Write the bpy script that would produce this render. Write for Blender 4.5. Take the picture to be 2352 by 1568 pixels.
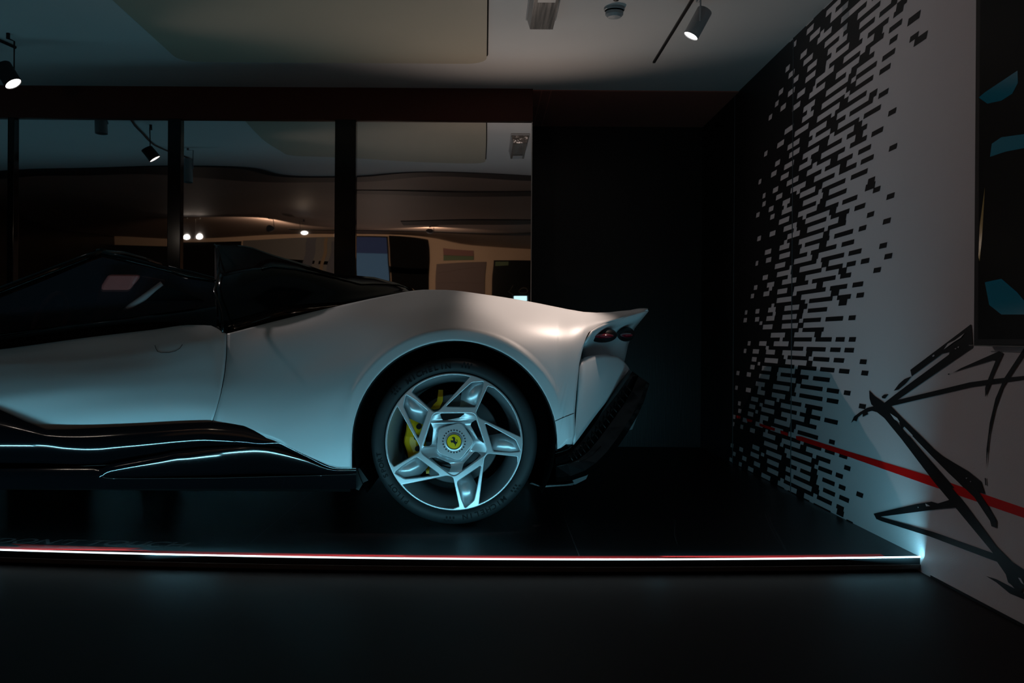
import bpy, bmesh, math, random
from mathutils import Vector, Matrix
from mathutils.geometry import tessellate_polygon

# ------------------------------------------------------------------ scene, camera, light
S = bpy.context.scene
for o in list(bpy.data.objects): bpy.data.objects.remove(o)
COL = S.collection
F = 2286.67; CX = 1112.0; CY = 779.0; CAMZ = 0.797; RHO = 0.0065
cd = bpy.data.cameras.new('camera'); cam = bpy.data.objects.new('camera', cd); COL.objects.link(cam)
cd.lens = 35.0; cd.sensor_width = 36.0; cd.shift_x = (1176-CX)/2352; cd.shift_y = (CY-784)/2352
cd.clip_start = 0.05; cd.clip_end = 100
cam.matrix_world = Matrix.Translation((0, 0, CAMZ)) @ Matrix.Rotation(RHO, 4, 'Y').inverted() @ Matrix.Rotation(math.pi/2, 4, 'X')
S.camera = cam
S.view_settings.view_transform = 'Standard'; S.view_settings.look = 'None'
S.view_settings.gamma = 1; S.view_settings.use_curve_mapping = False
S.view_settings.exposure = 0.0
w = bpy.data.worlds.new('world'); S.world = w; w.use_nodes = True
w.node_tree.nodes['Background'].inputs[0].default_value = (0.010, 0.011, 0.014, 1)
w.node_tree.nodes['Background'].inputs[1].default_value = 0.1

def light(name, kind, loc, target, power, color, size=0.1, size_y=None, spot=60, blend=0.6, spread=180, parent=None):
    d = bpy.data.lights.new(name, kind); d.energy = power; d.color = color
    if kind == 'AREA':
        d.shape = 'RECTANGLE' if size_y else 'SQUARE'; d.size = size
        if size_y: d.size_y = size_y
        d.spread = math.radians(spread)
    else: d.shadow_soft_size = size
    if kind == 'SPOT': d.spot_size = math.radians(spot); d.spot_blend = blend
    o = bpy.data.objects.new(name, d); COL.objects.link(o)
    dirv = (Vector(target)-Vector(loc)).normalized()
    o.rotation_euler = dirv.to_track_quat('-Z', 'Y').to_euler()
    o.location = loc
    if parent: o.parent = parent; o.location = Vector(loc)-parent.location
    return o

LED_POWER = 1.75           # watts per LED segment
LED_TILT = 60; LED_COLOR = (0.25, 0.78, 1.0)
SPOT_RIGHT = 100; SPOT_LEFT = 50; FILL_REAR = 60; FILL_UP = 36; FILL_WASH = 32; SPOT_GLINT = 1.5  # rear is added rear-wall light; up and wash feed the added uplighters

# ------------------------------------------------------------------ helpers
CR, SR = math.cos(RHO), math.sin(RHO)
def uv(px, py):
    u = px-CX; v = CY-py
    return u*CR - v*SR, u*SR + v*CR
def P(px, py, Y):
    u, v = uv(px, py); return Vector((u*Y/F, Y, CAMZ+v*Y/F))
XW = 1.625                 # right wall
def PW(px, py, X=XW):      # point of the right wall seen at a pixel
    u, v = uv(px, py); Y = X*F/u; return Vector((X, Y, CAMZ+v*Y/F))
def PZ(px, py, Z):
    u, v = uv(px, py); Y = (Z-CAMZ)*F/v; return Vector((u*Y/F, Y, Z))
ZC = CAMZ+1.602            # ceiling
ZF = -0.055                # room floor
YG = 6.39                  # mirror glass plane
YN = 7.45                  # back of the dark niche
YB = -3.92                 # rear wall of the room behind the camera
XL = -6.2

def V(px, py, D):          # a point of the room behind the camera, seen reflected in the glass
    p = P(px, py, D); p.y = 2*YG-D; return p

def lerp_tab(tab, x):
    if x <= tab[0][0]: return tab[0][1]
    for (a, b), (c, d) in zip(tab, tab[1:]):
        if x <= c: return b+(d-b)*(x-a)/(c-a) if c > a else d
    return tab[-1][1]
def smooth_tab(tab, x, extrap=True):          # Hermite curve through a table
    n = len(tab)
    def sl(i):
        if i == 0: return (tab[1][1]-tab[0][1])/(tab[1][0]-tab[0][0])
        if i == n-1: return (tab[-1][1]-tab[-2][1])/(tab[-1][0]-tab[-2][0])
        a = (tab[i][1]-tab[i-1][1])/(tab[i][0]-tab[i-1][0]); b = (tab[i+1][1]-tab[i][1])/(tab[i+1][0]-tab[i][0])
        if a*b <= 0: return 0
        return 2*a*b/(a+b)
    if x <= tab[0][0]: return tab[0][1]+sl(0)*(x-tab[0][0])*(1 if extrap else 0)
    if x >= tab[-1][0]: return tab[-1][1]
    for i in range(n-1):
        x0, y0 = tab[i]; x1, y1 = tab[i+1]
        if x <= x1:
            h = x1-x0; t = (x-x0)/h; m0 = sl(i)*h; m1 = sl(i+1)*h
            return (2*t**3-3*t*t+1)*y0+(t**3-2*t*t+t)*m0+(-2*t**3+3*t*t)*y1+(t**3-t*t)*m1

def mat(name, col, rough=0.5, metal=0.0, spec=0.5, em=None, ems=0, noise=0.0, nscale=8, bump=0.0, bscale=20, coat=0, alpha=1, trans=0, bstretch=None, bdist=0.01):
    m = bpy.data.materials.new(name); m.use_nodes = True; nt = m.node_tree; b = nt.nodes['Principled BSDF']
    b.inputs['Base Color'].default_value = (*col, 1); b.inputs['Roughness'].default_value = rough
    b.inputs['Metallic'].default_value = metal; b.inputs['Specular IOR Level'].default_value = spec
    b.inputs['Coat Weight'].default_value = coat; b.inputs['Alpha'].default_value = alpha
    b.inputs['Transmission Weight'].default_value = trans
    if em: b.inputs['Emission Color'].default_value = (*em, 1); b.inputs['Emission Strength'].default_value = ems
    tc = nt.nodes.new('ShaderNodeTexCoord')
    n = nt.nodes.new('ShaderNodeTexNoise'); n.inputs['Scale'].default_value = nscale; n.inputs['Detail'].default_value = 4
    nt.links.new(tc.outputs['Object'], n.inputs['Vector'])
    mx = nt.nodes.new('ShaderNodeMix'); mx.data_type = 'RGBA'
    k = max(noise, 0.02)
    mx.inputs['A'].default_value = (*[c*(1-k) for c in col], 1); mx.inputs['B'].default_value = (*[min(1, c*(1+k)) for c in col], 1)
    nt.links.new(n.outputs['Fac'], mx.inputs['Factor']); nt.links.new(mx.outputs['Result'], b.inputs['Base Color'])
    if bump:
        n2 = nt.nodes.new('ShaderNodeTexNoise'); n2.inputs['Scale'].default_value = bscale; n2.inputs['Detail'].default_value = 1
        mp = nt.nodes.new('ShaderNodeMapping'); nt.links.new(tc.outputs['Object'], mp.inputs['Vector'])
        if bstretch: mp.inputs['Scale'].default_value = bstretch
        nt.links.new(mp.outputs['Vector'], n2.inputs['Vector'])
        bp = nt.nodes.new('ShaderNodeBump'); bp.inputs['Strength'].default_value = bump; bp.inputs['Distance'].default_value = bdist
        nt.links.new(n2.outputs['Fac'], bp.inputs['Height']); nt.links.new(bp.outputs['Normal'], b.inputs['Normal'])
    return m

M = {}
M['paint'] = mat('satin_silver_paint', (0.66, 0.68, 0.70), 0.45, 0.12, 0.5, coat=0.0, nscale=400)
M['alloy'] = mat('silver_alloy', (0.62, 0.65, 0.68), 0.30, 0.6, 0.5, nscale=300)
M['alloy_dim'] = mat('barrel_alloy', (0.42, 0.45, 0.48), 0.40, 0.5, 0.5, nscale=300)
M['sill_black'] = mat('sill_gloss_black', (0.003, 0.003, 0.004), 0.07, 0, 1.0, nscale=60)
M['gloss_black'] = mat('gloss_black', (0.003, 0.003, 0.003), 0.10, 0, 0.3, nscale=60)
M['satin_black'] = mat('satin_black', (0.006, 0.006, 0.007), 0.5, 0, 0.3)
M['matte_black'] = mat('matte_black', (0.004, 0.004, 0.004), 0.9, 0, 0.1)
M['rubber'] = mat('tyre_rubber', (0.022, 0.024, 0.026), 0.55, 0, 0.3, noise=.15, nscale=60)
M['rubber_dark'] = mat('tyre_lettering', (0.006, 0.006, 0.007), 0.7, 0, 0.2)
M['disc'] = mat('brake_disc_grey', (0.08, 0.085, 0.09), 0.5, 0.5)
M['yellow'] = mat('yellow_caliper', (0.85, 0.44, 0.0), 0.4, 0, 0.5)
M['badge_yellow'] = mat('badge_yellow', (1.0, 0.58, 0.0), 0.3, 0, 0.5)
M['wall_white'] = mat('white_wall_film', (0.62, 0.58, 0.60), 0.55, 0, 0.4, noise=.03, nscale=3, bump=.05, bscale=160)
M['wall_black'] = mat('black_wall_print', (0.008, 0.008, 0.009), 0.55, 0, 0.35)
M['wall_red'] = mat('red_wall_print', (0.75, 0.004, 0.004), 0.5, 0, 0.3)
M['black_panel'] = mat('black_panel', (0.006, 0.006, 0.007), 0.35, 0, 0.4, noise=.3, nscale=2, bump=.05, bscale=6, bstretch=(30, 1, 1))
M['ceiling'] = mat('ceiling_paint', (0.50, 0.48, 0.47), 0.7, 0, 0.2, noise=.05, nscale=2)
M['ceiling_brown'] = mat('brown_ceiling', (0.32, 0.25, 0.215), 0.6, 0, 0.2, noise=.1, nscale=1.5)
M['ceiling_dark'] = mat('dark_ceiling_strip', (0.03, 0.028, 0.03), 0.6, 0, 0.2)
M['panel_beige'] = mat('beige_ceiling_panel', (0.36, 0.31, 0.24), 0.6, 0, 0.2, noise=.04, nscale=3)
M['beam_red'] = mat('dark_red_beam', (0.065, 0.013, 0.008), 0.5, 0, 0.3, noise=.25, nscale=1.2)
M['soffit_red'] = mat('red_brown_soffit', (0.34, 0.12, 0.09), 0.5, 0, 0.3, noise=.2, nscale=1.5)
M['soffit_line'] = mat('red_soffit_line', (0.55, 0.2, 0.14), 0.5)
M['mirror'] = mat('dark_mirror_glass', (0.76, 0.74, 0.75), 0.015, 1.0, 0.5, bump=.40, bscale=1.0, bstretch=(.55, 1, 2.6), bdist=.012)
M['floor'] = mat('dark_floor_vinyl', (0.010, 0.0075, 0.008), 0.6, 0, 0.2, noise=.35, nscale=2.5)
M['stage'] = mat('black_stage_laminate', (0.008, 0.008, 0.010), 0.38, 0, 0.28, noise=.3, nscale=2, bump=.03, bscale=70)
M['seam'] = mat('seam_edge', (0.07, 0.075, 0.08), 0.4)
M['scratch'] = mat('scratch_mark', (0.06, 0.065, 0.07), 0.5)
M['skirt'] = mat('stage_skirt_grey', (0.10, 0.08, 0.075), 0.5, 0.3, 0.3, noise=.15, nscale=6)
M['led'] = mat('led_diffuser', (0.9, 0.95, 1), 0.5, em=(0.80, 0.95, 1.0), ems=2.2)
M['red_tape'] = mat('red_floor_print', (0.60, 0.006, 0.004), 0.5)
M['grey_text'] = mat('grey_floor_print', (0.10, 0.10, 0.105), 0.5)
M['white_plastic'] = mat('white_plastic', (0.26, 0.27, 0.28), 0.45)
M['clear_plastic'] = mat('prismatic_cover', (0.10, 0.095, 0.09), 0.25, 0, 0.5, bump=.5, bscale=40, bstretch=(1, .05, 1))
M['lamp_on'] = mat('lit_lamp_lens', (1, 1, 1), 0.5, em=(1, 0.95, 0.90), ems=3.0)
M['lamp_off'] = mat('unlit_lamp_lens', (0.05, 0.05, 0.05), 0.2)
M['seat'] = mat('rose_leather', (0.42, 0.11, 0.10), 0.45, 0, 0.4, noise=.15, nscale=12, bump=.15, bscale=30)
M['belt'] = mat('grey_webbing', (0.30, 0.24, 0.24), 0.6)
M['interior'] = mat('dark_interior', (0.02, 0.014, 0.014), 0.6)
M['glass'] = mat('tinted_glass', (0.02, 0.025, 0.035), 0.04, 0, 0.4, alpha=0.6)
M['red_lens'] = mat('red_tail_lens', (0.22, 0.0, 0.012), 0.15, 0, 0.5, coat=1)
M['tan_wall'] = mat('tan_rear_wall', (0.42, 0.31, 0.22), 0.7, 0, 0.2, noise=.06, nscale=2)
M['door_dark'] = mat('dark_door', (0.004, 0.004, 0.004), 0.8, 0, 0.05)
M['screen_blue'] = mat('blue_screen', (0.004, 0.005, 0.006), 0.5, 0, 0.1, em=(0.03, 0.06, 0.09), ems=0.8)
M['screen_navy'] = mat('navy_screen_band', (0.003, 0.003, 0.005), 0.5, 0, 0.1, em=(0.012, 0.018, 0.04), ems=0.7)
M['screen_white'] = mat('bright_screen', (0.5, 0.6, 0.6), 0.3, em=(0.55, 0.92, 1.0), ems=1.4)
M['screen_dark'] = mat('dark_screen', (0.003, 0.004, 0.004), 0.40, 0, 0.1)
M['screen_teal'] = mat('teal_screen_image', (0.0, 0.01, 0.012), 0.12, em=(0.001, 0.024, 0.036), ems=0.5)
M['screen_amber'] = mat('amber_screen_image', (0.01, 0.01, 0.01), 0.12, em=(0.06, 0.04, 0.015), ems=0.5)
M['art_green'] = mat('green_band', (0.05, 0.09, 0.03), 0.6)
M['art_red'] = mat('brown_red_print', (0.15, 0.05, 0.04), 0.6)
M['art_grey'] = mat('grey_art', (0.075, 0.072, 0.068), 0.6)
M['art_blue'] = mat('slate_art', (0.035, 0.038, 0.055), 0.6)
M['art_ochre'] = mat('ochre_art', (0.12, 0.075, 0.03), 0.6)
M['shutter'] = mat('shutter_brown', (0.085, 0.052, 0.048), 0.6)
M['steel'] = mat('brushed_steel', (0.5, 0.5, 0.5), 0.3, 0.9)

ROOT = {}
def rootloc(p):
    while p.parent: p = p.parent
    return p.location.copy()
def link(name, me, m=None, parent=None, origin=None, smooth=False, label=None):
    o = bpy.data.objects.new(name, me); COL.objects.link(o)
    if m:
        for x in (m if isinstance(m, (list, tuple)) else [m]): me.materials.append(x)
    if smooth:
        for p in me.polygons: p.use_smooth = True
    if parent is not None:
        me.transform(Matrix.Translation(-rootloc(parent))); o.parent = parent
    elif origin is not None:
        me.transform(Matrix.Translation(-Vector(origin))); o.location = origin
    if label: o['label'] = label
    return o
def tag(o, label, cat, group=None):
    o['label'] = label; o['category'] = cat
    if group: o['group'] = group
    return o
def struct(o): o['kind'] = 'structure'; return o
def empty(name, loc, label, cat, group=None):
    o = bpy.data.objects.new(name, None); COL.objects.link(o); o.location = loc; o.empty_display_size = .1
    return tag(o, label, cat, group)

class MB:
    def __init__(s): s.v = []; s.f = []; s.mi = []; s.cur = 0
    def add(s, vs, fs):
        b = len(s.v); s.v += [tuple(x) for x in vs]; s.f += [tuple(b+i for i in f) for f in fs]; s.mi += [s.cur]*len(fs); return s
    def box(s, lo, hi):
        x0, y0, z0 = lo; x1, y1, z1 = hi
        return s.add([(x0,y0,z0),(x1,y0,z0),(x1,y1,z0),(x0,y1,z0),(x0,y0,z1),(x1,y0,z1),(x1,y1,z1),(x0,y1,z1)],
              [(0,3,2,1),(4,5,6,7),(0,1,5,4),(1,2,6,5),(2,3,7,6),(3,0,4,7)])
    def poly(s, pts):
        tr = tessellate_polygon([[Vector(p) for p in pts]]); return s.add(pts, [tuple(t) for t in tr])
    def prism(s, pts, ext):
        n = len(pts); ext = Vector(ext); tr = tessellate_polygon([[Vector(p) for p in pts]])
        v = [Vector(p) for p in pts]+[Vector(p)+ext for p in pts]
        f = [tuple(t) for t in tr]+[tuple(i+n for i in reversed(t)) for t in tr]+[(i, (i+1) % n, (i+1) % n+n, i+n) for i in range(n)]
        return s.add(v, f)
    def grid(s, rows, closed=False):
        n = len(rows[0]); v = [p for r in rows for p in r]; f = []
        for i in range(len(rows)-1):
            for j in range(n-1 if not closed else n):
                k = (j+1) % n
                f.append((i*n+j, i*n+k, (i+1)*n+k, (i+1)*n+j))
        return s.add(v, f)
    def tube(s, pts, r, n=8, cap=True):
        pts = [Vector(p) for p in pts]; rows = []
        for i, p in enumerate(pts):
            d = (pts[min(i+1, len(pts)-1)]-pts[max(i-1, 0)]).normalized()
            a = d.cross(Vector((0, 0, 1)));
            if a.length < 1e-3: a = d.cross(Vector((1, 0, 0)))
            a.normalize(); b = d.cross(a).normalized(); rr = r[i] if isinstance(r, (list, tuple)) else r
            rows.append([p+a*math.cos(t)*rr+b*math.sin(t)*rr for t in [2*math.pi*k/n for k in range(n)]])
        s.grid(rows, True)
        if cap:
            b = len(s.v); s.f.append(tuple(b-n+i for i in range(n))); s.mi.append(s.cur)
            s.f.append(tuple(b-n*len(pts)+i for i in reversed(range(n)))); s.mi.append(s.cur)
        return s
    def lathe(s, prof, c, axis='Y', n=96, close=False):   # prof: (radius, offset along axis)
        rows = []
        for r, h in prof:
            row = []
            for k in range(n):
                t = 2*math.pi*k/n; x, y = r*math.cos(t), r*math.sin(t)
                row.append(Vector(c)+(Vector((x, h, y)) if axis == 'Y' else Vector((x, y, h))))
            rows.append(row)
        s.grid(rows, True)
        return s
    def mesh(s, name='mesh', recalc=True, merge=False):
        me = bpy.data.meshes.new(name); me.from_pydata(s.v, [], s.f)
        for p, m in zip(me.polygons, s.mi): p.material_index = m
        if recalc or merge:
            bm = bmesh.new(); bm.from_mesh(me)
            if merge: bmesh.ops.remove_doubles(bm, verts=bm.verts, dist=1e-5)
            if recalc: bmesh.ops.recalc_face_normals(bm, faces=bm.faces)
            bm.to_mesh(me); bm.free()
        me.update(); return me
    def obj(s, name, m, parent=None, origin=None, smooth=False, label=None, bevel=0, recalc=True, merge=False):
        o = link(name, s.mesh(name, recalc, merge), m, parent, origin, smooth, label)
        if bevel:
            b = o.modifiers.new('bevel', 'BEVEL'); b.width = bevel; b.segments = 3; b.limit_method = 'ANGLE'
        return o
def angsmooth(o, deg=35):
    for p in o.data.polygons: p.use_smooth = True
    o.data.set_sharp_from_angle(angle=math.radians(deg))
    return o

def text_mesh(txt, size, xs=1.0, ext=0.0, shear=0.0, bold=0.0, space=1.0):
    c = bpy.data.curves.new('lettering', 'FONT'); c.body = txt; c.size = size; c.extrude = ext; c.align_x = 'CENTER'; c.shear = shear
    c.offset = bold; c.space_character = space
    o = bpy.data.objects.new('lettering_tmp', c); COL.objects.link(o)
    me = bpy.data.meshes.new_from_object(o.evaluated_get(bpy.context.evaluated_depsgraph_get()))
    bpy.data.objects.remove(o); me.transform(Matrix.Diagonal((xs, 1, 1, 1))); me.materials.clear()
    return me

# ------------------------------------------------------------------ room shell
struct(MB().box((XL, YB, ZF-.05), (XW, 3.9, ZF)).obj('floor', M['floor']))
struct(MB().box((XL, 3.25, ZC), (XW, YN, ZC+.05)).obj('ceiling', M['ceiling']))
m = MB(); m.box((XL, YB, ZC), (XW, 3.25, ZC+.05)); m.cur = 1
for y0, y1, x0 in ((2.95, 3.25, XL), (1.75, 2.1, -1.6), (-.9, -.35, -1.1), (-2.6, -2.35, -3)):
    m.box((x0, y0, ZC-.012), (XW-.3, y1, ZC-.0005))
struct(m.obj('ceiling', [M['ceiling_brown'], M['ceiling_dark']]))
struct(MB().box((XL-.1, YB, ZF-.05), (XL, YN, ZC+.05)).obj('wall_left', M['black_panel']))
struct(MB().box((XL, YB-.1, ZF-.05), (XW, YB, ZC+.05)).obj('wall_rear', M['tan_wall']))
struct(MB().box((XL, YN, ZF-.05), (XW+.1, YN+.1, ZC+.05)).obj('wall_back', M['black_panel']))
# red beam over the glass, soffit strip over the niche
XG = P(1221, 600, YG).x
zb = P(1221, 280, YG).z
struct(MB().box((XL, YG-.03, zb), (XG, YG+.04, ZC)).obj('trim_1', M['beam_red']))
m = MB().box((XG, YG-.005, ZC-.006), (XW, YN, ZC-.0005))
struct(m.obj('trim_2', M['soffit_red']))
for dx in (.36, .42):
    struct(MB().box((dx-.004, YG, ZC-.0075), (dx+.004, YN, ZC-.006)).obj('trim_9', M['soffit_line']))
struct(MB().box((XG-.004, YG+.04, 0), (XG, YN, ZC-.001)).obj('wall_niche', M['black_panel']))

# mirror-like dark windows
edges = [XL, P(-345, 500, YG).x, P(22, 500, YG).x, P(388, 500, YG).x, P(770, 500, YG).x, XG]
edger = [P(-335, 500, YG).x, P(37, 500, YG).x, P(418, 500, YG).x, P(818, 500, YG).x]
bounds = [(edges[0], edges[1])]+[(edger[i], edges[i+2]) for i in range(4)]
for i, (a, b) in enumerate(bounds):
    g = MB().box((a-.01, YG, 0.0), (b+(.01 if i < 4 else -.006), YG+.012, zb)).obj('window_%d' % (i+1), M['mirror'])
    struct(g)
for i in range(4):
    struct(MB().box((edges[i+1], YG-.035, 0), (edger[i], YG+.03, zb)).obj('trim_%d' % (3+i), M['gloss_black'], bevel=.003))
struct(MB().box((XG-.006, YG-.004, 0), (XG, YG+.03, zb)).obj('trim_7', M['steel']))

# ------------------------------------------------------------------ right wall with print
rnd = random.Random(7)
m = MB(); m.box((XW, YB, ZF-.05), (XW+.1, YN, ZC+.05))
m.cur = 1
XB = XW-.0012
def wq(y0, y1, z0, z1, x=XB, sh=.5):          # parallelogram on the wall, y0 far / y1 near
    k = (z1-z0)*sh
    m.add([(x, y0+k*.5, z0), (x, y1+k*.5, z0), (x, y1-k*.5, z1), (x, y0-k*.5, z1)], [(0, 1, 2, 3)])
pitch = .0478; wh = .027
left_tab = [(0, 6.45), (.35, 6.35), (.7, 6.25), (1.1, 6.0), (1.5, 5.85), (1.9, 5.75), (2.2, 5.45), (2.4, 5.2)]
mid_tab = [(0, 4.95), (.35, 5.15), (.8, 5.05), (1.2, 4.85), (1.5, 4.62), (1.8, 4.45), (2.1, 4.2), (2.4, 3.95)]
right_tab = [(0, 4.5), (.35, 4.5), (.8, 4.4), (1.2, 4.25), (1.5, 4.15), (1.8, 4.0), (2.1, 3.85), (2.4, 3.7)]
def seq(a, b, grow, jit):       # increasing dash lengths from a towards b
    out = []; y = a; k = 0
    while True:
        L = (.065+.05*k)*rnd.uniform(.75, 1.35) if k < 7 else rnd.uniform(.3, .5)
        G = max(.07, .17-.03*k)*rnd.uniform(.8, 1.3)
        if y-L < b: out.append((y, b, True)); break
        out.append((y, y-L, False)); y -= L+G; k += 1
        if y < b: break
    return out
z = ZF+.012; ph = 0
while z < ZC:
    zt = min(z+wh, ZC)
    s0 = lerp_tab(left_tab, z); e0 = lerp_tab(mid_tab, z)
    st = s0-rnd.choice((0, .12, .3, .5, .7))*rnd.uniform(.6, 1.1)+.12
    en = e0+rnd.uniform(-.10, .25)
    prev = YN; y = st
    while y > en:
        f_ = max(0, min(1, (s0-y)/(s0-e0)))
        L = (.065+.40*f_**1.25)*rnd.uniform(.8, 1.3); G = (.17-.075*f_)*rnd.uniform(.85, 1.2)
        wq(prev, y, z, zt); prev = y-L; y = prev-G
    wq(prev, prev-rnd.uniform(.085, .11), z, zt)
    z2 = min(z+pitch, ZC)
    if z2 <= zt: break
    r0 = lerp_tab(right_tab, z); q = r0+rnd.uniform(-.12, .38)
    if rnd.random() < .42:
        g = q-rnd.uniform(.20, .34); wq(g+.075, g, zt, z2)
    y = q; lim = e0+rnd.uniform(.0, .30)
    while y < lim:
        f_ = max(0, min(1, (y-r0)/(e0+.2-r0)))
        L = (.10+.50*f_)*rnd.uniform(.75, 1.3)
        wq(y+L, y, zt, z2); y += L+rnd.uniform(.05, .07)
    wq(YN, y, zt, z2)
    z += pitch
def wpoly(pts, crop, x):
    ox, oy, sc = crop
    m.poly([PW(ox+a/sc, oy+b/sc, x) for a, b in pts])
C1 = (1600, 600, 3.016); C3 = (1600, 1000, 2.7606)
m.cur = 2; XR = XW-.0020; XS = XW-.0028
m.poly([PW(a, b, XR) for a, b in [(1828, 1001), (1840, 1002), (1950, 1037), (2140, 1094), (2352, 1166), (2480, 1212), (2480, 1234), (2352, 1189), (2140, 1116), (1950, 1049), (1829, 1009)]])
for q in ([(275,1066),(306,1072),(304,1090),(278,1086)], [(345,1088),(388,1100),(380,1115),(350,1108)], [(435,1122),(543,1156),(540,1175),(437,1140)], [(580,1170),(634,1188),(630,1210),(582,1192)]):
    wpoly(q, C1, XR)
m.cur = 1
S1 = [
 [(1900,435),(1480,752),(1490,797),(1700,640),(1850,500),(1905,470)],
 [(1300,980),(1330,1003),(1600,815),(1912,598),(1905,470),(1850,500),(1700,640),(1752,628),(1748,645),(1600,755),(1450,865)],
 [(1490,795),(1440,815),(1400,850),(1365,897),(1400,887),(1450,845)],
 [(1282,935),(1300,922),(1330,920),(1305,950),(1285,948)],
 [(1370,965),(1890,838),(2050,815),(2268,793),(2400,780),(2400,806),(2268,820),(2090,845),(1900,872),(1345,1003)],
 [(1195,893),(1230,930),(1300,980),(1370,965),(1345,1003),(1420,1080),(1300,1085),(1250,1045),(1215,1035),(1180,1045),(1188,1058),(1150,1078),(1150,1055),(1118,1080),(1108,1108),(1090,1102),(1070,1118),(1090,1075),(1130,1045),(1180,1015),(1225,1003),(1210,990),(1198,950)],
 [(1290,1040),(1340,1050),(1420,1155),(1785,1568),(1695,1568),(1300,1085)],
 [(1340,1003),(1450,1110),(1560,1215),(1680,1335),(1830,1430),(1930,1500),(1985,1568),(1850,1568),(1560,1270),(1440,1145),(1420,1160),(1400,1110),(1340,1055)],
 [(1775,772),(1830,740),(2095,622),(2123,640),(2050,800),(2045,835),(2000,940),(1998,880),(2005,850),(2070,690),(2050,685),(1850,745)],
 [(2400,400),(2400,470),(2268,650),(2170,800),(2120,880),(2070,1020),(2030,1200),(2005,1430),(2008,1300),(2030,1120),(2070,950),(2130,810),(2268,600)],
 [(1995,1500),(2003,1500),(2008,1550),(2000,1550)], [(1740,778),(1752,776),(1750,785),(1742,786)],
]
S3 = [
 [(1282,0),(1345,0),(1600,310),(1700,430),(1900,700),(2000,800),(2076,850),(2200,900),(2200,1010),(2076,960),(2050,1010),(2000,950),(1975,930),(1960,880),(1940,850),(1905,800),(1880,745),(1640,455),(1510,300)],
 [(1365,0),(1400,0),(1560,130),(1720,225),(1800,290),(1825,370),(1790,360),(1850,450),(1900,540),(1898,585),(1870,575),(1860,540),(1760,390),(1600,240),(1500,140)],
 [(1122,495),(1390,435),(1490,418),(1530,430),(1610,405),(1655,455),(1540,465),(1160,515),(1500,610),(1880,745),(1905,800),(1480,640),(1180,545),(1140,530)],
 [(1835,890),(1900,910),(2076,1000),(2200,1060),(2200,1090),(2076,1037),(1985,1000),(1900,930)],
]
for k, q in enumerate(S1): wpoly(q, C1, XS-.00012*k)
for k, q in enumerate(S3): wpoly(q, C3, XS-.0016-.00012*k)
# small flecks of wall colour inside the brush strokes
m.cur = 0
for q in ([(1712,610),(1740,570),(1790,545),(1855,497),(1830,530),(1780,560),(1740,590)], [(1632,655),(1645,645),(1648,655),(1636,662)], [(1785,605),(1800,600),(1796,608)], [(1805,595),(1818,587),(1815,600)], [(1340,1052),(1390,1085),(1408,1115),(1370,1095)]):
    wpoly(q, C1, XS-.0034)
for q in ([(1450,430),(1482,447),(1455,448)], [(1400,452),(1408,452),(1405,460)], [(1705,268),(1716,266),(1712,275)], [(1733,288),(1741,290),(1735,296)], [(2038,900),(2055,905),(2076,945),(2060,935)]):
    wpoly(q, C3, XS-.0034)
m.cur = 3
for px in (1822, 1688):
    y = XW*F/(px-CX-3); m.box((XW-.0042, y-.003, ZF), (XW-.001, y+.003, ZC))
struct(m.obj('wall_right', [M['wall_white'], M['wall_black'], M['wall_red'], M['seam']], recalc=False))
struct(MB().box((XW-.006, YB, ZF), (XW-.0045, 3.6, ZF+.01)).obj('baseboard_right', M['satin_black']))

# wall screen at right
sx = XW-.055
ys = PW(2236, 793, sx).y; zs0 = PW(2236, 793, sx).z; zs1 = zs0+1.52; ysn = ys-1.0
tv = empty('display_screen', (XW, (ys+ysn)/2, zs0), 'tall dark display screen with teal shapes, mounted on the white wall at right', 'screen')
MB().box((sx, ysn, zs0), (XW-.008, ys, zs1)).obj('frame', M['satin_black'], tv, bevel=.003)
m = MB(); m.add([(sx-.001, ysn+.02, zs0+.02), (sx-.001, ys-.03, zs0+.02), (sx-.001, ys-.03, zs1-.02), (sx-.001, ysn+.02, zs1-.02)], [(0, 1, 2, 3)])
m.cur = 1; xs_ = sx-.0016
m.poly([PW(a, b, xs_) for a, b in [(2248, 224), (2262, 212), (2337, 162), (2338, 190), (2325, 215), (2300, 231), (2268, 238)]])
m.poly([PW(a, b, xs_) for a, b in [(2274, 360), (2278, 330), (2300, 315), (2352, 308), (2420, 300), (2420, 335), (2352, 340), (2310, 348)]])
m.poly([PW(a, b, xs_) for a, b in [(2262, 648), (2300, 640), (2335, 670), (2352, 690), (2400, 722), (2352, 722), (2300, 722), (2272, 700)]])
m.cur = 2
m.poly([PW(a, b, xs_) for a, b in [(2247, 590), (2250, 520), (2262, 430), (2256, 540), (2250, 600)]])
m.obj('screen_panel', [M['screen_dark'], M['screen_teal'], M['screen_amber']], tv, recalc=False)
MB().tube([PW(2226, 793, sx-.002), PW(2352, 795.5, sx-.002), PW(2500, 798, sx-.002)], .0016).obj('bezel_edge', M['steel'], tv)

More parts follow.
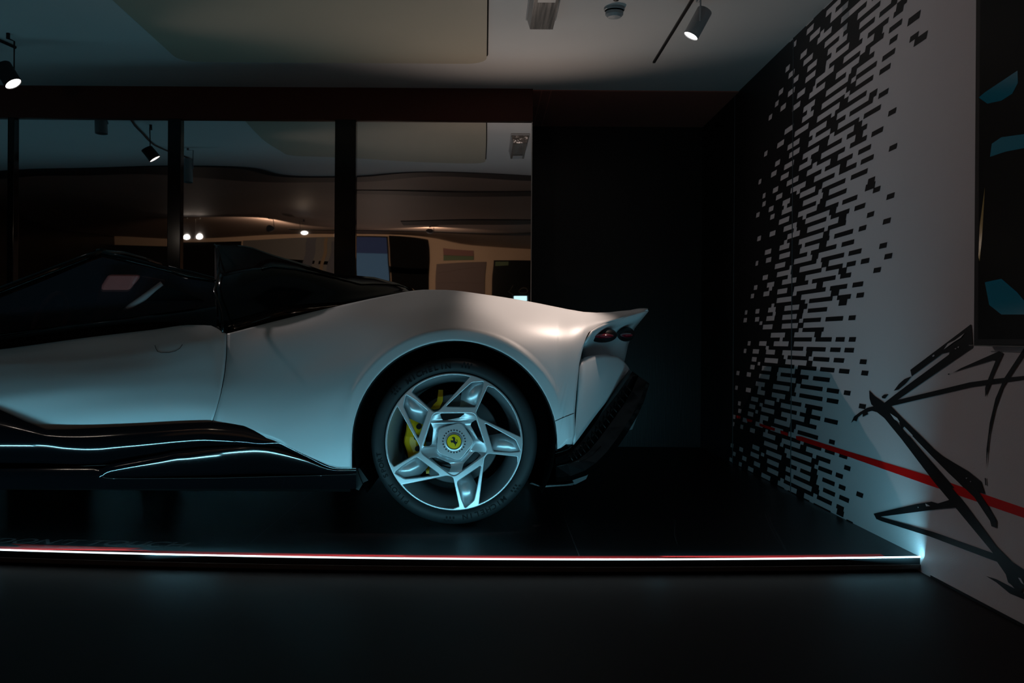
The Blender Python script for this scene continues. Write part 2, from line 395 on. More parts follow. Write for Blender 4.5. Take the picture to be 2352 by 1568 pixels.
# ------------------------------------------------------------------ stage platform
def yedge(X):
    Y = 3.63
    for _ in range(5):
        u = max(-1250, min(1050, X*F/Y)); Y = CAMZ*F/(504.5-12.5*(u/1050)**2)
    return Y
XE = [XL+i*(XW-XL)/60 for i in range(61)]
def edge_strip(m, off, z0, z1, dpt):           # strip following the stage edge
    rows = [[(x, yedge(x)+off, z1) for x in XE], [(x, yedge(x)+off, z0) for x in XE], [(x, yedge(x)+off+dpt, z0) for x in XE], [(x, yedge(x)+off+dpt, z1) for x in XE]]
    rows.append(rows[0]); m.grid(rows)
stage = empty('stage_platform', (0, 5.5, ZF), 'low glossy black display platform under the silver sports car', 'platform')
m = MB(); rows = [[(x, yedge(x)+.012, 0) for x in XE], [(x, YG+.05, 0) for x in XE]]
top = MB().grid([[(x, yedge(x)+.012, -.02) for x in XE]]+rows+[[(x, YG+.05, -.02) for x in XE]])
top.add([(XG, YG+.05, 0), (XW, YG+.05, 0), (XW, YN, 0), (XG, YN, 0)], [(0, 1, 2, 3)])
top.obj('deck', M['stage'], stage)
m = MB(); edge_strip(m, .002, -.028, -.0035, .012); m.obj('edge_channel', M['satin_black'], stage)
m = MB(); edge_strip(m, -.004, -.044, -.028, .02); m.obj('skirt', M['skirt'], stage)
m = MB(); edge_strip(m, .03, ZF, -.044, .02); m.obj('toe_kick', M['matte_black'], stage)
led = MB(); edge_strip(led, 0.0, -.0028, .0016, .008)
led = tag(led.obj('led_strip', M['led'], origin=(0, 3.66, 0)), 'thin bright white light strip along the front edge of the black platform', 'light strip')
nseg = 8
for i in range(nseg):
    x = XL+.2+(i+.5)*(XW-.21-XL)/nseg
    d = (XW-.21-XL)/nseg
    y = yedge(x)+.006
    l = light('led_light', 'AREA', (x, y, .006), (x, y+.58, .006+.81), LED_POWER, LED_COLOR, size=d, size_y=.008, spread=160, parent=led)
    l.rotation_euler = (math.radians(180-LED_TILT), 0, 0)
# printed marks on deck: red line, DON'T TOUCH
m = MB(); Zt = .0006
def strip_px(m, up, lo, z):
    m.grid([[PZ(a, b, z) for a, b in up], [PZ(a, b, z) for a, b in lo]])
xs = [-500+i*52 for i in range(51)]
def led_y(px):
    p = None
    u = px-CX; v = 504.5-12.5*(max(-1250, min(1050, u))/1050)**2
    return CY+v+u*SR*1.0
m.grid([[Vector((x, yedge(x)+.012+ (.045 if x > -1.55 else .045), Zt)) for x in XE if x <= XW-.01], [Vector((x, yedge(x)+.0122, Zt)) for x in XE if x <= XW-.01]])
m.add([PZ(25, 1248.5, Zt+.0002), PZ(330, 1258.5, Zt+.0002), PZ(285, 1262, Zt+.0002), PZ(345, 1268, Zt+.0002), PZ(20, 1261, Zt+.0002), PZ(48, 1253, Zt+.0002)], [(0, 1, 2, 3, 4, 5)])
o = m.obj('red_line', M['red_tape'], stage, label='red printed line', recalc=True)
p0 = PZ(-30, 1246.5, .0008); p1 = PZ(425, 1257, .0008)
me = text_mesh("DON'T TOUCH", 1.0, 1.0, shear=.25, bold=.01)
xsn = [v.co.x for v in me.vertices]; ysn_ = [v.co.y for v in me.vertices]
wx = max(xsn)-min(xsn); dirx = (p1-p0); depth = PZ(300, 1241, .0008).y-PZ(300, 1253.5, .0008).y
hh = max(ysn_)-min(ysn_)
for v in me.vertices:
    a = (v.co.x-min(xsn))/wx; b = (v.co.y-min(ysn_))/hh
    v.co = p0+dirx*a+Vector((0.0, depth*b, 0))
link('floor_lettering', me, M['grey_text'], stage, label='grey printed warning words')
for a, b in (((718, 1127), (575, 1246)), ((1288, 1168), (1332, 1280)), ((-120, 1130), (-420, 1246))):
    pa = PZ(*a, .0005); pb = PZ(*b, .0005); n = Vector(((pb-pa).y, -(pb-pa).x, 0)).normalized()*.0018
    MB().add([pa-n, pa+n, pb+n, pb-n], [(0, 1, 2, 3)]).obj('deck_seam', M['seam'], stage)
for arc in ([(1552,1195),(1549,1215),(1550,1232),(1556,1250)], [(1757,1180),(1768,1208),(1785,1240),(1805,1262)], [(1762,1180),(1777,1212),(1795,1245),(1806,1262)], [(365,1218),(378,1212),(392,1209)]):
    m = MB()
    for a, b in zip(arc, arc[1:]):
        pa = PZ(*a, .0005); pb = PZ(*b, .0005); n = Vector(((pb-pa).y, -(pb-pa).x, 0)).normalized()*.0012
        m.add([pa-n, pa+n, pb+n, pb-n], [(0, 1, 2, 3)])
    m.obj('scratch', M['scratch'], stage)

# ------------------------------------------------------------------ ceiling things
def rounded(x0, y0, x1, y1, r, z, n=8):
    pts = []
    for cx, cy, a0 in ((x1-r, y1-r, 0), (x0+r, y1-r, 90), (x0+r, y0+r, 180), (x1-r, y0+r, 270)):
        for k in range(n+1):
            t = math.radians(a0+90*k/n); pts.append((cx+r*math.cos(t), cy+r*math.sin(t), z))
    return pts
panel = empty('ceiling_panel', (-.9, 4.8, ZC), 'large beige ceiling panel with rounded corners above the car', 'ceiling panel')
MB().prism(rounded(-1.755, 3.93, .004, 5.715, .12, ZC-.022), (0, 0, .018)).obj('panel_face', M['panel_beige'], panel)
MB().prism(rounded(-1.75, 3.94, .012, 5.71, .12, ZC-.0035), (0, 0, .003)).obj('shadow_gap', M['matte_black'], panel)

fx = empty('emergency_light', (.273, 4.66, ZC), 'ribbed rectangular emergency light on the ceiling right of the beige panel', 'ceiling light')
MB().box((.198, 4.35, ZC-.012), (.348, 4.97, ZC-.0005)).obj('base_plate', M['white_plastic'], fx, bevel=.004)
def frustum(x0, x1, y0, y1, z0, z1, tx, ty):
    return [[(x0, y0, z0), (x1, y0, z0), (x1, y1, z0), (x0, y1, z0)], [(x0+tx, y0+ty, z1), (x1-tx, y0+ty, z1), (x1-tx, y1-ty, z1), (x0+tx, y1-ty, z1)]]
m = MB(); fr = frustum(.202, .344, 4.37, 4.95, ZC-.012, ZC-.066, .014, .02); m.grid(fr, True); m.add(fr[1], [(0, 1, 2, 3)])
cv = m.obj('ribbed_cover', M['clear_plastic'], fx, bevel=.006)
for k in range(9):
    xx = .222+k*.0128
    MB().box((xx, 4.40, ZC-.0695), (xx+.005, 4.92, ZC-.0655)).obj('cover_rib', M['clear_plastic'], cv)
MB().box((.232, 4.42, ZC-.0725), (.314, 4.52, ZC-.0697)).obj('lamp_window', M['white_plastic'], fx, bevel=.002)

sm = PZ(1411, 18, ZC); sm.z = ZC
sd = empty('smoke_detector', sm, 'small round white smoke detector on the ceiling between emergency light and track spotlight', 'smoke detector')
MB().lathe([(0, 0), (.05, 0), (.05, -.012), (.046, -.014)], sm, 'Z', 32).obj('base', M['white_plastic'], sd)
MB().lathe([(.046, -.014), (.041, -.018), (.041, -.02)], sm, 'Z', 32).obj('shadow_ring', M['matte_black'], sd)
MB().lathe([(.043, -.02), (.043, -.034), (.032, -.046), (0, -.05)], sm, 'Z', 32).obj('sensor_head', M['white_plastic'], sd)
d0 = PZ(1415, -3, ZC); d0.z = ZC
tag(MB().lathe([(0, -.001), (.014, -.001), (.012, -.01), (0, -.012)], d0, 'Z', 20).obj('ceiling_plug', M['satin_black'], origin=d0), 'tiny black plug on the ceiling above the smoke detector', 'plug')

def spotlight(loc, target, lit, label, power=0, color=(1, .9, .8), L=.17, R=.038, group=None, cone=55, body=None, recess=0, aim=None):
    # loc: centre of lamp body
    loc = Vector(loc); base = Vector((loc.x, loc.y, ZC))
    o = empty('track_spotlight', base, label, 'spotlight', group)
    d = (Vector(target)-loc).normalized()
    m = MB(); a = loc-d*L*.5; b = loc+d*L*.5
    m.tube([a, a+d*.004, b-d*.004, b], [R*.93, R, R, R*.98], 28, cap=False)
    m.tube([b, b-d*.02], [R*.94, R*.90], 28, cap=False)
    n = 28; m.tube([a, a+d*.0005], [R*.93, R*.93], 28)
    angsmooth(m.obj('housing', body or M['white_plastic'], o))
    m = MB(); m.tube([b-d*(.006+recess), b-d*(.0045+recess)], R*.93, 28)
    m.obj('lens', M['lamp_on'] if lit else M['lamp_off'], o)
    s = Vector((-d.y, d.x, 0)).normalized()*(R+.006) if abs(d.z) < .99 else Vector((R+.006, 0, 0))
    MB().tube([base+s*.0, base+Vector((0, 0, -.03))], .010, 10).tube([loc+s+Vector((0, 0, -.005)), Vector((base.x+s.x, base.y+s.y, ZC-.028)), base+Vector((0, 0, -.028))], .0045, 8).obj('bracket', body or M['white_plastic'], o)
    if power:
        light('spot_lamp', 'SPOT', b+d*(.004-recess), Vector(aim or target), power, color, size=.03, spot=cone, blend=.7, parent=o)
    return o
# right track and spotlight
xt = .965
tr = MB().box((xt-.007, 3.3, ZC-.010), (xt+.007, 5.72, ZC-.0005))
tag(tr.obj('lighting_track', M['satin_black'], origin=(xt, 4.5, ZC)), 'black lighting track on the ceiling beside the lit right spotlight', 'track')
spotlight(P(1603, 53, 4.62), (0.30, 4.58, 1.0), True, 'white cylindrical spotlight, lit, on the ceiling near the patterned wall', SPOT_RIGHT, (1, .78, .66), L=.14, R=.036, cone=29)
spotlight(P(18, 172, 5.265), P(18, 172, 5.265)+Vector((.55, -.1, -.83)), True, 'lit spotlight hanging at the far left end of the ceiling', SPOT_LEFT, (1, .84, .80), L=.12, R=.045, cone=68, aim=(1.6, 4.35, .95), body=M['satin_black'])
# ------------------------------------------------------------------ room behind the camera (seen in the glass)
DB = 2*YG-YB
def wallrect(x0, y0, x1, y1, t=.04, D=DB):
    a = V(x0, y1, D); b = V(x1, y0, D); return (a.x, YB+.001, a.z), (b.x, YB+t, b.z)
spotlight(V(232, 284, 7.3), V(232, 288, 7.3)+Vector((.02, 0, -1)), False, 'unlit grey spotlight reflected at the top of the left glass pane', L=.15, R=.045)
spotlight(V(430, 398, 8.4)+Vector((0, 0, .02)), V(430, 398, 8.4)+Vector((.02, 0, -1)), False, 'unlit spotlight reflected just right of the left mullion', L=.15, R=.04)
m = MB(); c = [Vector((-2.60, 5.5, 0)), Vector((-2.64, 5.29, 0)), Vector((-2.68, 4.95, 0)), Vector((-2.72, 4.62, 0)), Vector((-2.74, 4.16, 0)), Vector((-2.70, 3.6, 0))]
m.tube([Vector((p.x, p.y, ZC-.008)) for p in c], .008, 8)
tag(m.obj('lighting_track', M['satin_black'], origin=(c[1].x, c[1].y, ZC)), 'curved black lighting track reflected in the left glass pane, carrying the lit left spotlight', 'track')
spotlight(V(698, 548, 13.4), V(690, 640, 10.0), True, 'small lit spotlight reflected in the middle glass pane', SPOT_GLINT, (1, .74, .5), L=.13, R=.05, cone=80)
for k, px in enumerate((428, 457)):
    spotlight(V(px, 549, 14.2), V(px+10, 640, 10), True, 'lit spotlight reflected as a glare beside the left mullion, %s of two' % ('left' if k == 0 else 'right'), SPOT_GLINT, (1, .82, .66), L=.12, R=.05, cone=80)
spotlight(V(990, 545, 14.0)+Vector((0, 0, .05)), V(1000, 620, 16.6), False, 'spotlight reflected above the dark door, carrying added light for the rear wall', FILL_REAR, (1, .70, .48), L=.12, R=.05, cone=130)  # lens looks unlit, but its lamp is added to brighten the rear wall
spotlight(V(620, 545, 13.6)+Vector((0, 0, .05)), V(600, 620, 16.6), False, 'added spotlight between the two lit ones, facing away to light the rear wall', FILL_REAR, (1, .70, .48), L=.12, R=.05, cone=130)  # whole lamp added, turned away from the glass, for rear-wall light
a, b = wallrect(-60, 567, 985, 800, .03)
struct(MB().box((a[0], YB+.001, 1.95), (b[0], YB+.03, 2.02)).obj('trim_8', M['door_dark']))
o = empty('wall_screen', (V(852, 605, DB).x, YB, V(852, 640, DB).z), 'pale blue lit screen reflected right of the thick mullion', 'screen')
MB().box(*wallrect(812, 567, 892, 644, .04)).obj('frame', M['screen_dark'], o)
a, b = wallrect(815, 585, 889, 641); MB().box((a[0], YB+.041, a[2]), (b[0], YB+.043, b[2])).obj('screen_panel', M['screen_blue'], o)
a, b = wallrect(815, 571, 889, 584.5); MB().box((a[0], YB+.041, a[2]), (b[0], YB+.043, b[2])).obj('screen_band', M['screen_navy'], o)
a, b = wallrect(893, 564, 985, 900, .03)
dr = struct(MB().box((a[0], YB+.001, ZF), (b[0], b[1], b[2])).obj('door_1', M['door_dark']))
o = empty('wall_sign', (V(1050, 597, DB).x, YB, V(1050, 597, DB).z), 'small dark red and green sign reflected above the brown poster', 'sign')
a, b = wallrect(1016, 570, 1085, 584, .03); MB().box(a, b).obj('red_band', M['art_red'], o)
a, b = wallrect(1016, 584, 1085, 597, .03); MB().box(a, b).obj('green_band', M['art_green'], o)
o = empty('shutter_poster', (V(1057, 660, DB).x, YB, V(1057, 690, DB).z), 'brown shuttered panel reflected below the small sign', 'poster')
MB().box(*wallrect(1000, 605, 1114, 720, .03)).obj('panel', M['shutter'], o)
m = MB()
for k in range(6):
    a, b = wallrect(1004, 612+k*16, 1110, 620+k*16, .036); m.box(a, b)
m.obj('slats', M['shutter'], o)
o = empty('wall_screen', (V(1172, 650, DB).x, YB, V(1172, 700, DB).z), 'dark screen with a bright corner reflected beside the black niche', 'screen')
MB().box(*wallrect(1130, 600, 1228, 760, .04)).obj('frame', M['screen_dark'], o)
a, b = wallrect(1183, 674, 1214, 700); MB().box((a[0], YB+.041, a[2]), (b[0], YB+.044, b[2])).obj('bright_window', M['screen_white'], o)
a, b = wallrect(1135, 606, 1165, 622); MB().box((a[0], YB+.041, a[2]), (b[0], YB+.043, b[2])).obj('green_mark', M['art_green'], o)
m = MB()
cpt = [V(1180, 643, DB), V(1170, 655, DB), V(1182, 668, DB)]
m.tube([Vector((p.x, YB+.043, p.z)) for p in cpt], .006, 6)
cc = V(1205, 655, DB); m.tube([Vector((cc.x+.075*math.cos(t), YB+.043, cc.z+.05*math.sin(t))) for t in [k*math.pi/8 for k in range(17)]], .006, 6)
m.obj('outline_marks', M['art_grey'], o)
o = empty('wall_mural', (V(660, 600, DB).x, YB, V(660, 640, DB).z), 'grey slate and ochre mural reflected between the two right mullions', 'mural')
MB().box(*wallrect(560, 570, 812, 680, .03)).obj('panel', M['art_grey'], o)
for q, mm in (((690, 572, 712, 680), 'art_blue'), ((716, 572, 726, 680), 'art_grey'), ((730, 572, 738, 680), 'art_ochre'), ((745, 580, 762, 680), 'art_blue')):
    a, b = wallrect(*q, .034); sk = .10
    MB().prism([(a[0]-sk, YB+.03, a[2]), (b[0]-sk, YB+.03, a[2]), (b[0]+sk, YB+.03, b[2]), (a[0]+sk, YB+.03, b[2])], (0, .005, 0)).obj('mural_stripe', M[mm], o)
a, b = wallrect(110, 586, 137, 612, .03)
tag(MB().box(a, b).obj('notice_sheet', M['white_plastic'], origin=((a[0]+b[0])/2, YB, a[2])), 'small white notice reflected behind the windscreen pillar at left', 'notice')
a, b = wallrect(405, 570, 556, 900, .035)
tag(MB().box((a[0], YB+.001, ZF), b).obj('dark_cabinet', M['door_dark'], origin=((a[0]+b[0])/2, YB, ZF)), 'black cabinet reflected just right of the left mullion', 'cabinet')
a, b = wallrect(225, 588, 404, 900, .035)
tag(MB().box((a[0], YB+.001, ZF), b).obj('dark_cabinet', M['satin_black'], origin=((a[0]+b[0])/2, YB, ZF)), 'dark cabinet reflected behind the open cabin, left of the left mullion', 'cabinet')
a, b = wallrect(-250, 584, 100, 900, .03)
tag(MB().box((a[0], YB+.001, ZF), b).obj('dark_cabinet', M['door_dark'], origin=((a[0]+b[0])/2, YB, ZF)), 'dark cabinet reflected low in the far left glass pane', 'cabinet')
# two added uplighters, kept out of view, to give the ceiling its warm glow
def uplighter(ub, ut, power, cone, label, color, k=1.0, tall=1.0):
    ub = Vector(ub); ut = Vector(ut)
    ul = empty('added_uplighter', ub, label, 'lamp')
    MB().lathe([(0, 0), (.14*k, 0), (.14*k, .02*k), (.02*k, .03*k), (0, .03*k)], ub, 'Z', 32).obj('base', M['satin_black'], ul)
    MB().tube([ub+Vector((0, 0, .02*k)), ub+Vector((0, 0, .45*k*tall*(1 if tall == 1 else 1.07)))], .012*k, 10).obj('pole', M['satin_black'], ul)
    uh = ub+Vector((0, 0, .5*k*tall)); ud = (ut-uh).normalized()
    MB().tube([uh-ud*.09*k, uh-ud*.02*k, uh+ud*.09*k], [.05*k, .06*k, .06*k], 24, cap=False).obj('head', M['satin_black'], ul)
    MB().tube([uh+ud*.05*k, uh+ud*.052*k], .058*k, 24).obj('lens', M['lamp_on'], ul)
    light('added_uplight', 'SPOT', uh+ud*.07*k, ut, power, color, size=.05*k, spot=cone, blend=1.0, parent=ul)
uplighter((.25, 6.31, 0), (.15, 4.75, ZC), FILL_UP, 98, 'slim black uplighter added out of view behind the car to warm the ceiling', (1, .80, .68), .35, 5.4)
uplighter((-1.6, -2.6, ZF), (-.9, -.6, ZC), FILL_WASH, 110, 'black floor uplighter added at the back of the room to wash the ceiling', (1, .76, .62))

# ------------------------------------------------------------------ the car
YW = 4.25; YM = 5.22
WC = P(1042.8, 1014.5, YW)              # rear wheel centre
WC.z = .3598
car = empty('sports_car', (WC.x-1.3, YM, 0), 'silver open-top sports car with glossy black sills and deck, parked on the black platform', 'car')
WB = 1426.0
top_tab = [(-905, 965), (-800, 905), (-610, 822), (-480, 792), (-385, 786), (-250, 795), (-60, 804), (0, 802), (40, 797), (200, 775), (350, 757), (440, 746), (485, 748), (512, 764), (522, 766), (650, 733), (800, 697), (880, 680), (945, 668), (975, 665), (1020, 665.5), (1120, 677), (1220, 693), (1310, 711), (1350, 717), (1380, 718), (1430, 713.5), (1488, 708)]
def topy(x):
    if x < 470: return smooth_tab(top_tab[:13], x)
    if x < 522: return lerp_tab([(470, 746.5), (485, 747.5), (500, 754), (512, 764), (522, 766)], x)
    return smooth_tab(top_tab[14:], x)
def arch(x, cx=1044, r=236, cy=1018):
    return cy-math.sqrt(max(0, r*r-(x-cx)**2))
bot_l = [(-905, 1075), (-621, 1075), (-150, 1060), (-110, 960), (-60, 921), (0, 945), (60, 972), (105, 991), (160, 990), (250, 985), (380, 978), (480, 973), (520, 975), (560, 981), (600, 997), (640, 1016), (700, 1044), (755, 1069), (775, 1074.5), (808, 1075)]
def boty(x):
    if -621 < x < -149.5: return arch(x, -385)
    if 808.5 < x < 1279.5: return arch(x)
    if x <= 808.5: return lerp_tab(bot_l, x)
    if x <= 1342.5: return lerp_tab([(1280, 1031), (1300, 1027), (1313, 1020), (1342, 1020)], x)
    return lerp_tab([(1342, 787), (1350, 765), (1360, 757), (1372, 750), (1400, 738), (1440, 725), (1488, 711)], x)
ST = [
 (-905, [(0,.45),(40,.35),(110,.30)]),
 (-620, [(0,.30),(20,.2),(60,.08),(120,.02),(250,.0)]),
 (-385, [(0,.34),(15,.22),(40,.10),(80,.02),(120,0),(300,-.01)]),
 (-150, [(0,.24),(22,.13),(50,.085),(90,.04),(120,.01),(150,0),(280,.03)]),
 (0, [(0,.22),(20,.125),(50,.08),(90,.035),(120,.012),(145,.01),(280,.03)]),
 (300, [(0,.22),(39,.125),(66,.088),(96,.052),(136,.018),(186,-.002),(221,.002),(300,.02)]),
 (480, [(0,.2),(25,.135),(55,.1),(100,.06),(150,.02),(200,-.004),(230,-.004),(300,.0)]),
 (522, [(0,.165),(35,.125),(85,.07),(135,.022),(185,-.006),(215,-.012),(300,-.01)]),
 (650, [(0,.2),(30,.14),(67,.098),(117,.055),(167,.015),(217,-.012),(267,-.025),(340,-.03)]),
 (808, [(0,.22),(25,.17),(55,.125),(105,.065),(155,.012),(205,-.022),(255,-.035),(305,-.038),(380,-.03)]),
 (930, [(0,.27),(18,.215),(48,.135),(88,.06),(128,.005),(180,-.03),(250,-.04),(400,-.03)]),
 (1044, [(0,.30),(13,.225),(33,.155),(68,.075),(93,.025),(116,-.005),(200,-.03),(400,-.03)]),
 (1180, [(0,.34),(12,.28),(28,.205),(55,.11),(84,.05),(114,.01),(142,-.01),(220,-.025),(400,-.02)]),
 (1280, [(0,.38),(12,.30),(30,.21),(50,.14),(75,.09),(115,.05),(175,.015),(245,-.01),(324,-.012)]),
 (1342, [(0,.42),(15,.30),(30,.205),(45,.165),(72,.13),(105,.105),(165,.078),(235,.065),(310,.07)]),
 (1400, [(0,.5),(14,.34),(19,.315),(40,.31)]),
 (1488, [(0,.56),(3,.52),(10,.52)]),
]
def raw(x, y):
    w_ = max(0, y-topy(x))
    vals = []
    tabs = ST
    if x <= ST[0][0]: return smooth_tab(ST[0][1], w_)
    for i in range(len(ST)-1):
        if x <= ST[i+1][0]: break
    idx = [max(0, i-1), i, i+1, min(len(ST)-1, i+2)]
    xs_ = [ST[k][0] for k in idx]; vs = [smooth_tab(ST[k][1], w_) for k in idx]
    x0, x1 = xs_[1], xs_[2]; h = x1-x0; t = (x-x0)/h if h else 0
    m0 = (vs[2]-vs[0])/(xs_[2]-xs_[0])*h if xs_[2] != xs_[0] else 0
    m1 = (vs[3]-vs[1])/(xs_[3]-xs_[1])*h if xs_[3] != xs_[1] else 0
    return (2*t**3-3*t*t+1)*vs[1]+(t**3-2*t*t+t)*m0+(-2*t**3+3*t*t)*vs[2]+(t**3-t*t)*m1
def fac(x): return smooth_tab([(-400, 1), (-100, 1.3), (640, 1.35), (930, 1.0), (1500, 1.0)], x)
def depth(x, y):
    v = raw(x, y)*fac(x)
    for cx in (1044, -385):
        dx, dy = x-cx, y-1018; r = math.hypot(dx, dy); R0 = 268 if y < 1018 else 268
        if r < R0 and r > 1:
            q = raw(cx+dx/r*R0, 1018+dy/r*R0)*fac(x)
            q2 = q+(v-q)*.35-.010
            v = min(q2, v+.02) if False else q2*(1)
            k = (R0-r)/6
            if k < 1: v = q*(1-k)+v*k if False else v+.010*(1-k)
    return YW+v
seam_tab = [(740, 521), (766, 521.5), (800, 521), (850, 517), (900, 508), (940, 497), (973, 486), (1010, 470)]
def seamx(y): return smooth_tab(seam_tab, y)
seam2_tab = [(700, 1342), (787, 1342), (830, 1331), (900, 1324), (950, 1320), (1000, 1321), (1022, 1313)]
def seam2(y): return lerp_tab(seam2_tab, y)

def shell(cols, nrow, name, m, both=True, topf=None, botf=None, df=None):
    # cols: lists (px, bottom, has_lower); upper block of rows ends at ymid, lower block reaches the bottom edge
    topf = topf or topy; botf = botf or boty; df = df or depth
    NL = 10
    def col(c, yb, lower):
        y0 = topf(c)
        if c > 1280: ym = lerp_tab([(1280, 1018), (1342, 787)], c) if c <= 1342.5 else yb
        else: ym = min(yb, 1018)
        if not lower: ym = yb
        ys = [y0+(ym-y0)*(j/nrow)**1.2 for j in range(nrow+1)]
        if lower: ys += [ym+(yb-ym)*j/NL for j in range(1, NL+1)]
        r = []
        for y in ys:
            x = c
            ws = max(0, 1-abs(c-521)/110)
            if 380 < c < 660: x += ws*(seamx(y)-521.5)
            w2 = max(0, 1-abs(c-1342)/60)
            if 1280 < c <= 1342: x += w2*(seam2(y)-1342)
            r.append(P(x, y, df(x, y)))
        return r
    blocks = []
    cur = []; prev = None
    for c in cols:
        c_, yb, lower = c if isinstance(c, tuple) else (c, botf(c), True)
        if prev is not None and lower != prev:
            blocks.append((cur, prev)); cur = []
        cur.append(col(c_, yb, lower)); prev = lower
    blocks.append((cur, prev))
    def mk(mirror):
        mb = MB()
        for rows, lower in blocks:
            mb.grid([[Vector((p.x, 2*YM-p.y, p.z)) for p in r] for r in rows] if mirror else rows)
        bm = bmesh.new(); me = mb.mesh(name, recalc=False); bm.from_mesh(me); bmesh.ops.remove_doubles(bm, verts=bm.verts, dist=2e-4)
        bmesh.ops.recalc_face_normals(bm, faces=bm.faces)
        s = sum(f.normal.y*f.calc_area() for f in bm.faces)
        if (s > 0) != mirror: bmesh.ops.reverse_faces(bm, faces=bm.faces)
        bm.to_mesh(me); bm.free()
        o = link(name, me, m, car, smooth=True)
        sd_ = o.modifiers.new('thickness', 'SOLIDIFY'); sd_.thickness = .012; sd_.offset = -1
        return o
    a = mk(False); b = mk(True) if both else None
    return a, b
def arch_cols(cx, r, lb, rb, n=26):
    out = [(cx-r, lb, True), (cx-r, 1018, False)]
    for k in range(1, n):
        x = cx-r*math.cos(math.pi*k/n); out.append((x, arch(x, cx, r), False))
    out += [(cx+r, 1018, False), (cx+r, rb, True)]
    return out
front_cols = [-905, -880, -850, -810, -770, -730, -690, -650, -630]+arch_cols(-385, 236, 1075, 1060)+[-145, -140]
# front fender
shell(front_cols, 22, 'front_fender', M['paint'])
dcols = [-138, -125, -112, -98, -80, -60, -40, -20, 0, 20, 40, 60, 80, 105, 130, 160]+list(range(185, 471, 19))+[470, 485, 494, 503, 512, 520.3]
shell(sorted(set(dcols)), 26, 'door', M['paint'])
qcols = [522, 530, 540, 552, 566]+list(range(580, 800, 16))+[800]+arch_cols(1044, 236, 1075, 1031, 40)+[1285, 1295, 1305, 1315, 1324, 1333, (1342, 1020, True), (1342, 787, False)]+[(x_, boty(x_), False) for x_ in (1347, 1352, 1358, 1365, 1373, 1385, 1400, 1420, 1440, 1460, 1475, 1488)]
shell(qcols, 30, 'rear_quarter_panel', M['paint'])
# door handle outline, seams
def on_body(pts, off=-.0015): return [P(a, b, depth(a, b)+off) for a, b in pts]
def tubes(name, m, lst, r, parent=car, both=True, n=6, label=None):
    for mir in ((False, True) if both else (False,)):
        for pts in lst:
            q = [Vector((p.x, 2*YM-p.y, p.z)) for p in pts] if mir else pts
            MB().tube(q, r, n).obj(name, m, parent, smooth=True, label=label)
tubes('door_handle', M['satin_black'], [on_body([(356, 793), (358, 800), (362, 807), (370, 810), (390, 809.5), (403, 806), (413, 800), (419, 791)], .0005)], .0014, both=False)
tubes('panel_gap', M['matte_black'], [on_body([(1275, 967), (1295, 958), (1318, 949)], -.0010)], .0012, both=False)
tubes('wheel_arch_trim', M['satin_black'], [[P(1044+(236-1)*math.cos(t), 1018-(236-1)*math.sin(t), depth(1044+234*math.cos(t), 1018-234*math.sin(t))+.006) for t in [math.radians(-4+188*k/60) for k in range(61)]]], .006)

# deck between the two sides
def mir(p): return Vector((p.x, 2*YM-p.y, p.z))
def cross(near, crown, n=14, flat=1.0):       # from near point over to its mirror image
    out = []
    for k in range(n+1):
        t = -1+2*k/n; y = YM+t*(YM-near.y); z = near.z+crown*(1-abs(t)**2.2); out.append(Vector((near.x, y, z)))
    return out
rows = []
for x in [945, 960, 975, 1000, 1030, 1060, 1100, 1140, 1180, 1220, 1260, 1300, 1340, 1370, 1400, 1430, 1460, 1488]:
    near = P(x, topy(x), depth(x, topy(x)))
    rows.append(cross(near, lerp_tab([(945, .0), (1000, -.02), (1200, -.04), (1370, -.03), (1488, .01)], x)))
o = MB().grid(rows).obj('rear_deck', M['paint'], car, smooth=True)
o.modifiers.new('thickness', 'SOLIDIFY').thickness = .01
# bonnet
rows = []
for x in [-905, -860, -800, -700, -610, -480, -385, -300, -250]:
    near = P(x, topy(x), depth(x, topy(x))); rows.append(cross(near, .03))
o = MB().grid(rows).obj('bonnet', M['paint'], car, smooth=True); o.modifiers.new('thickness', 'SOLIDIFY').thickness = .01
rows = []
for y in [965, 1000, 1040, 1075, 1105]:
    near = P(-905, y, YW+.45-.1*(y-965)/110); r = []
    for k in range(15):
        t = -1+2*k/14; r.append(Vector((near.x-.25*(1-t*t), YM+t*(YM-near.y), near.z)))
    rows.append(r)
MB().grid(rows).obj('front_bumper', M['paint'], car, smooth=True)

# black engine deck and buttresses
def bd(x):      # stations: shoulder, ridge, shelf, crown
    sh = P(x, topy(x)+1, depth(x, topy(x))+.004)
    rid = P(x, lerp_tab([(497, 640), (540, 629), (600, 618), (624, 611), (680, 617), (760, 635), (832, 654), (870, 652), (915, 655), (930, 660), (945, 667)], x), lerp_tab([(497, 4.64), (850, 4.62), (945, 4.66)], x))
    mid = P(x, lerp_tab([(497, 562), (520, 562), (548, 562), (575, 566), (600, 575), (622, 583), (700, 606), (760, 628), (860, 636), (920, 652), (945, 666)], x), 4.98)
    return sh, rid, mid
rows = []
for x in [497, 510, 525, 540, 560, 580, 600, 612, 624, 650, 680, 710, 740, 770, 800, 830, 860, 890, 915, 930, 945]:
    sh, rid, mid = bd(x)
    q = sh.lerp(rid, .5); q.y -= .004
    q3 = rid.lerp(mid, .5); q3.z -= .04
    half = [sh, sh.lerp(q, .5)+Vector((0, .006, 0)), q, q.lerp(rid, .6)+Vector((0, -.012, 0)), rid, rid+Vector((0, .018, .006)), q3, mid+Vector((0, -.03, -.012)), mid, mid+Vector((0, .06, -.02))]
    rows.append(half+[mir(p) for p in reversed(half)])
o = MB().grid(rows).obj('engine_cover', M['gloss_black'], car)
angsmooth(o, 40); o.modifiers.new('thickness', 'SOLIDIFY').thickness = .01
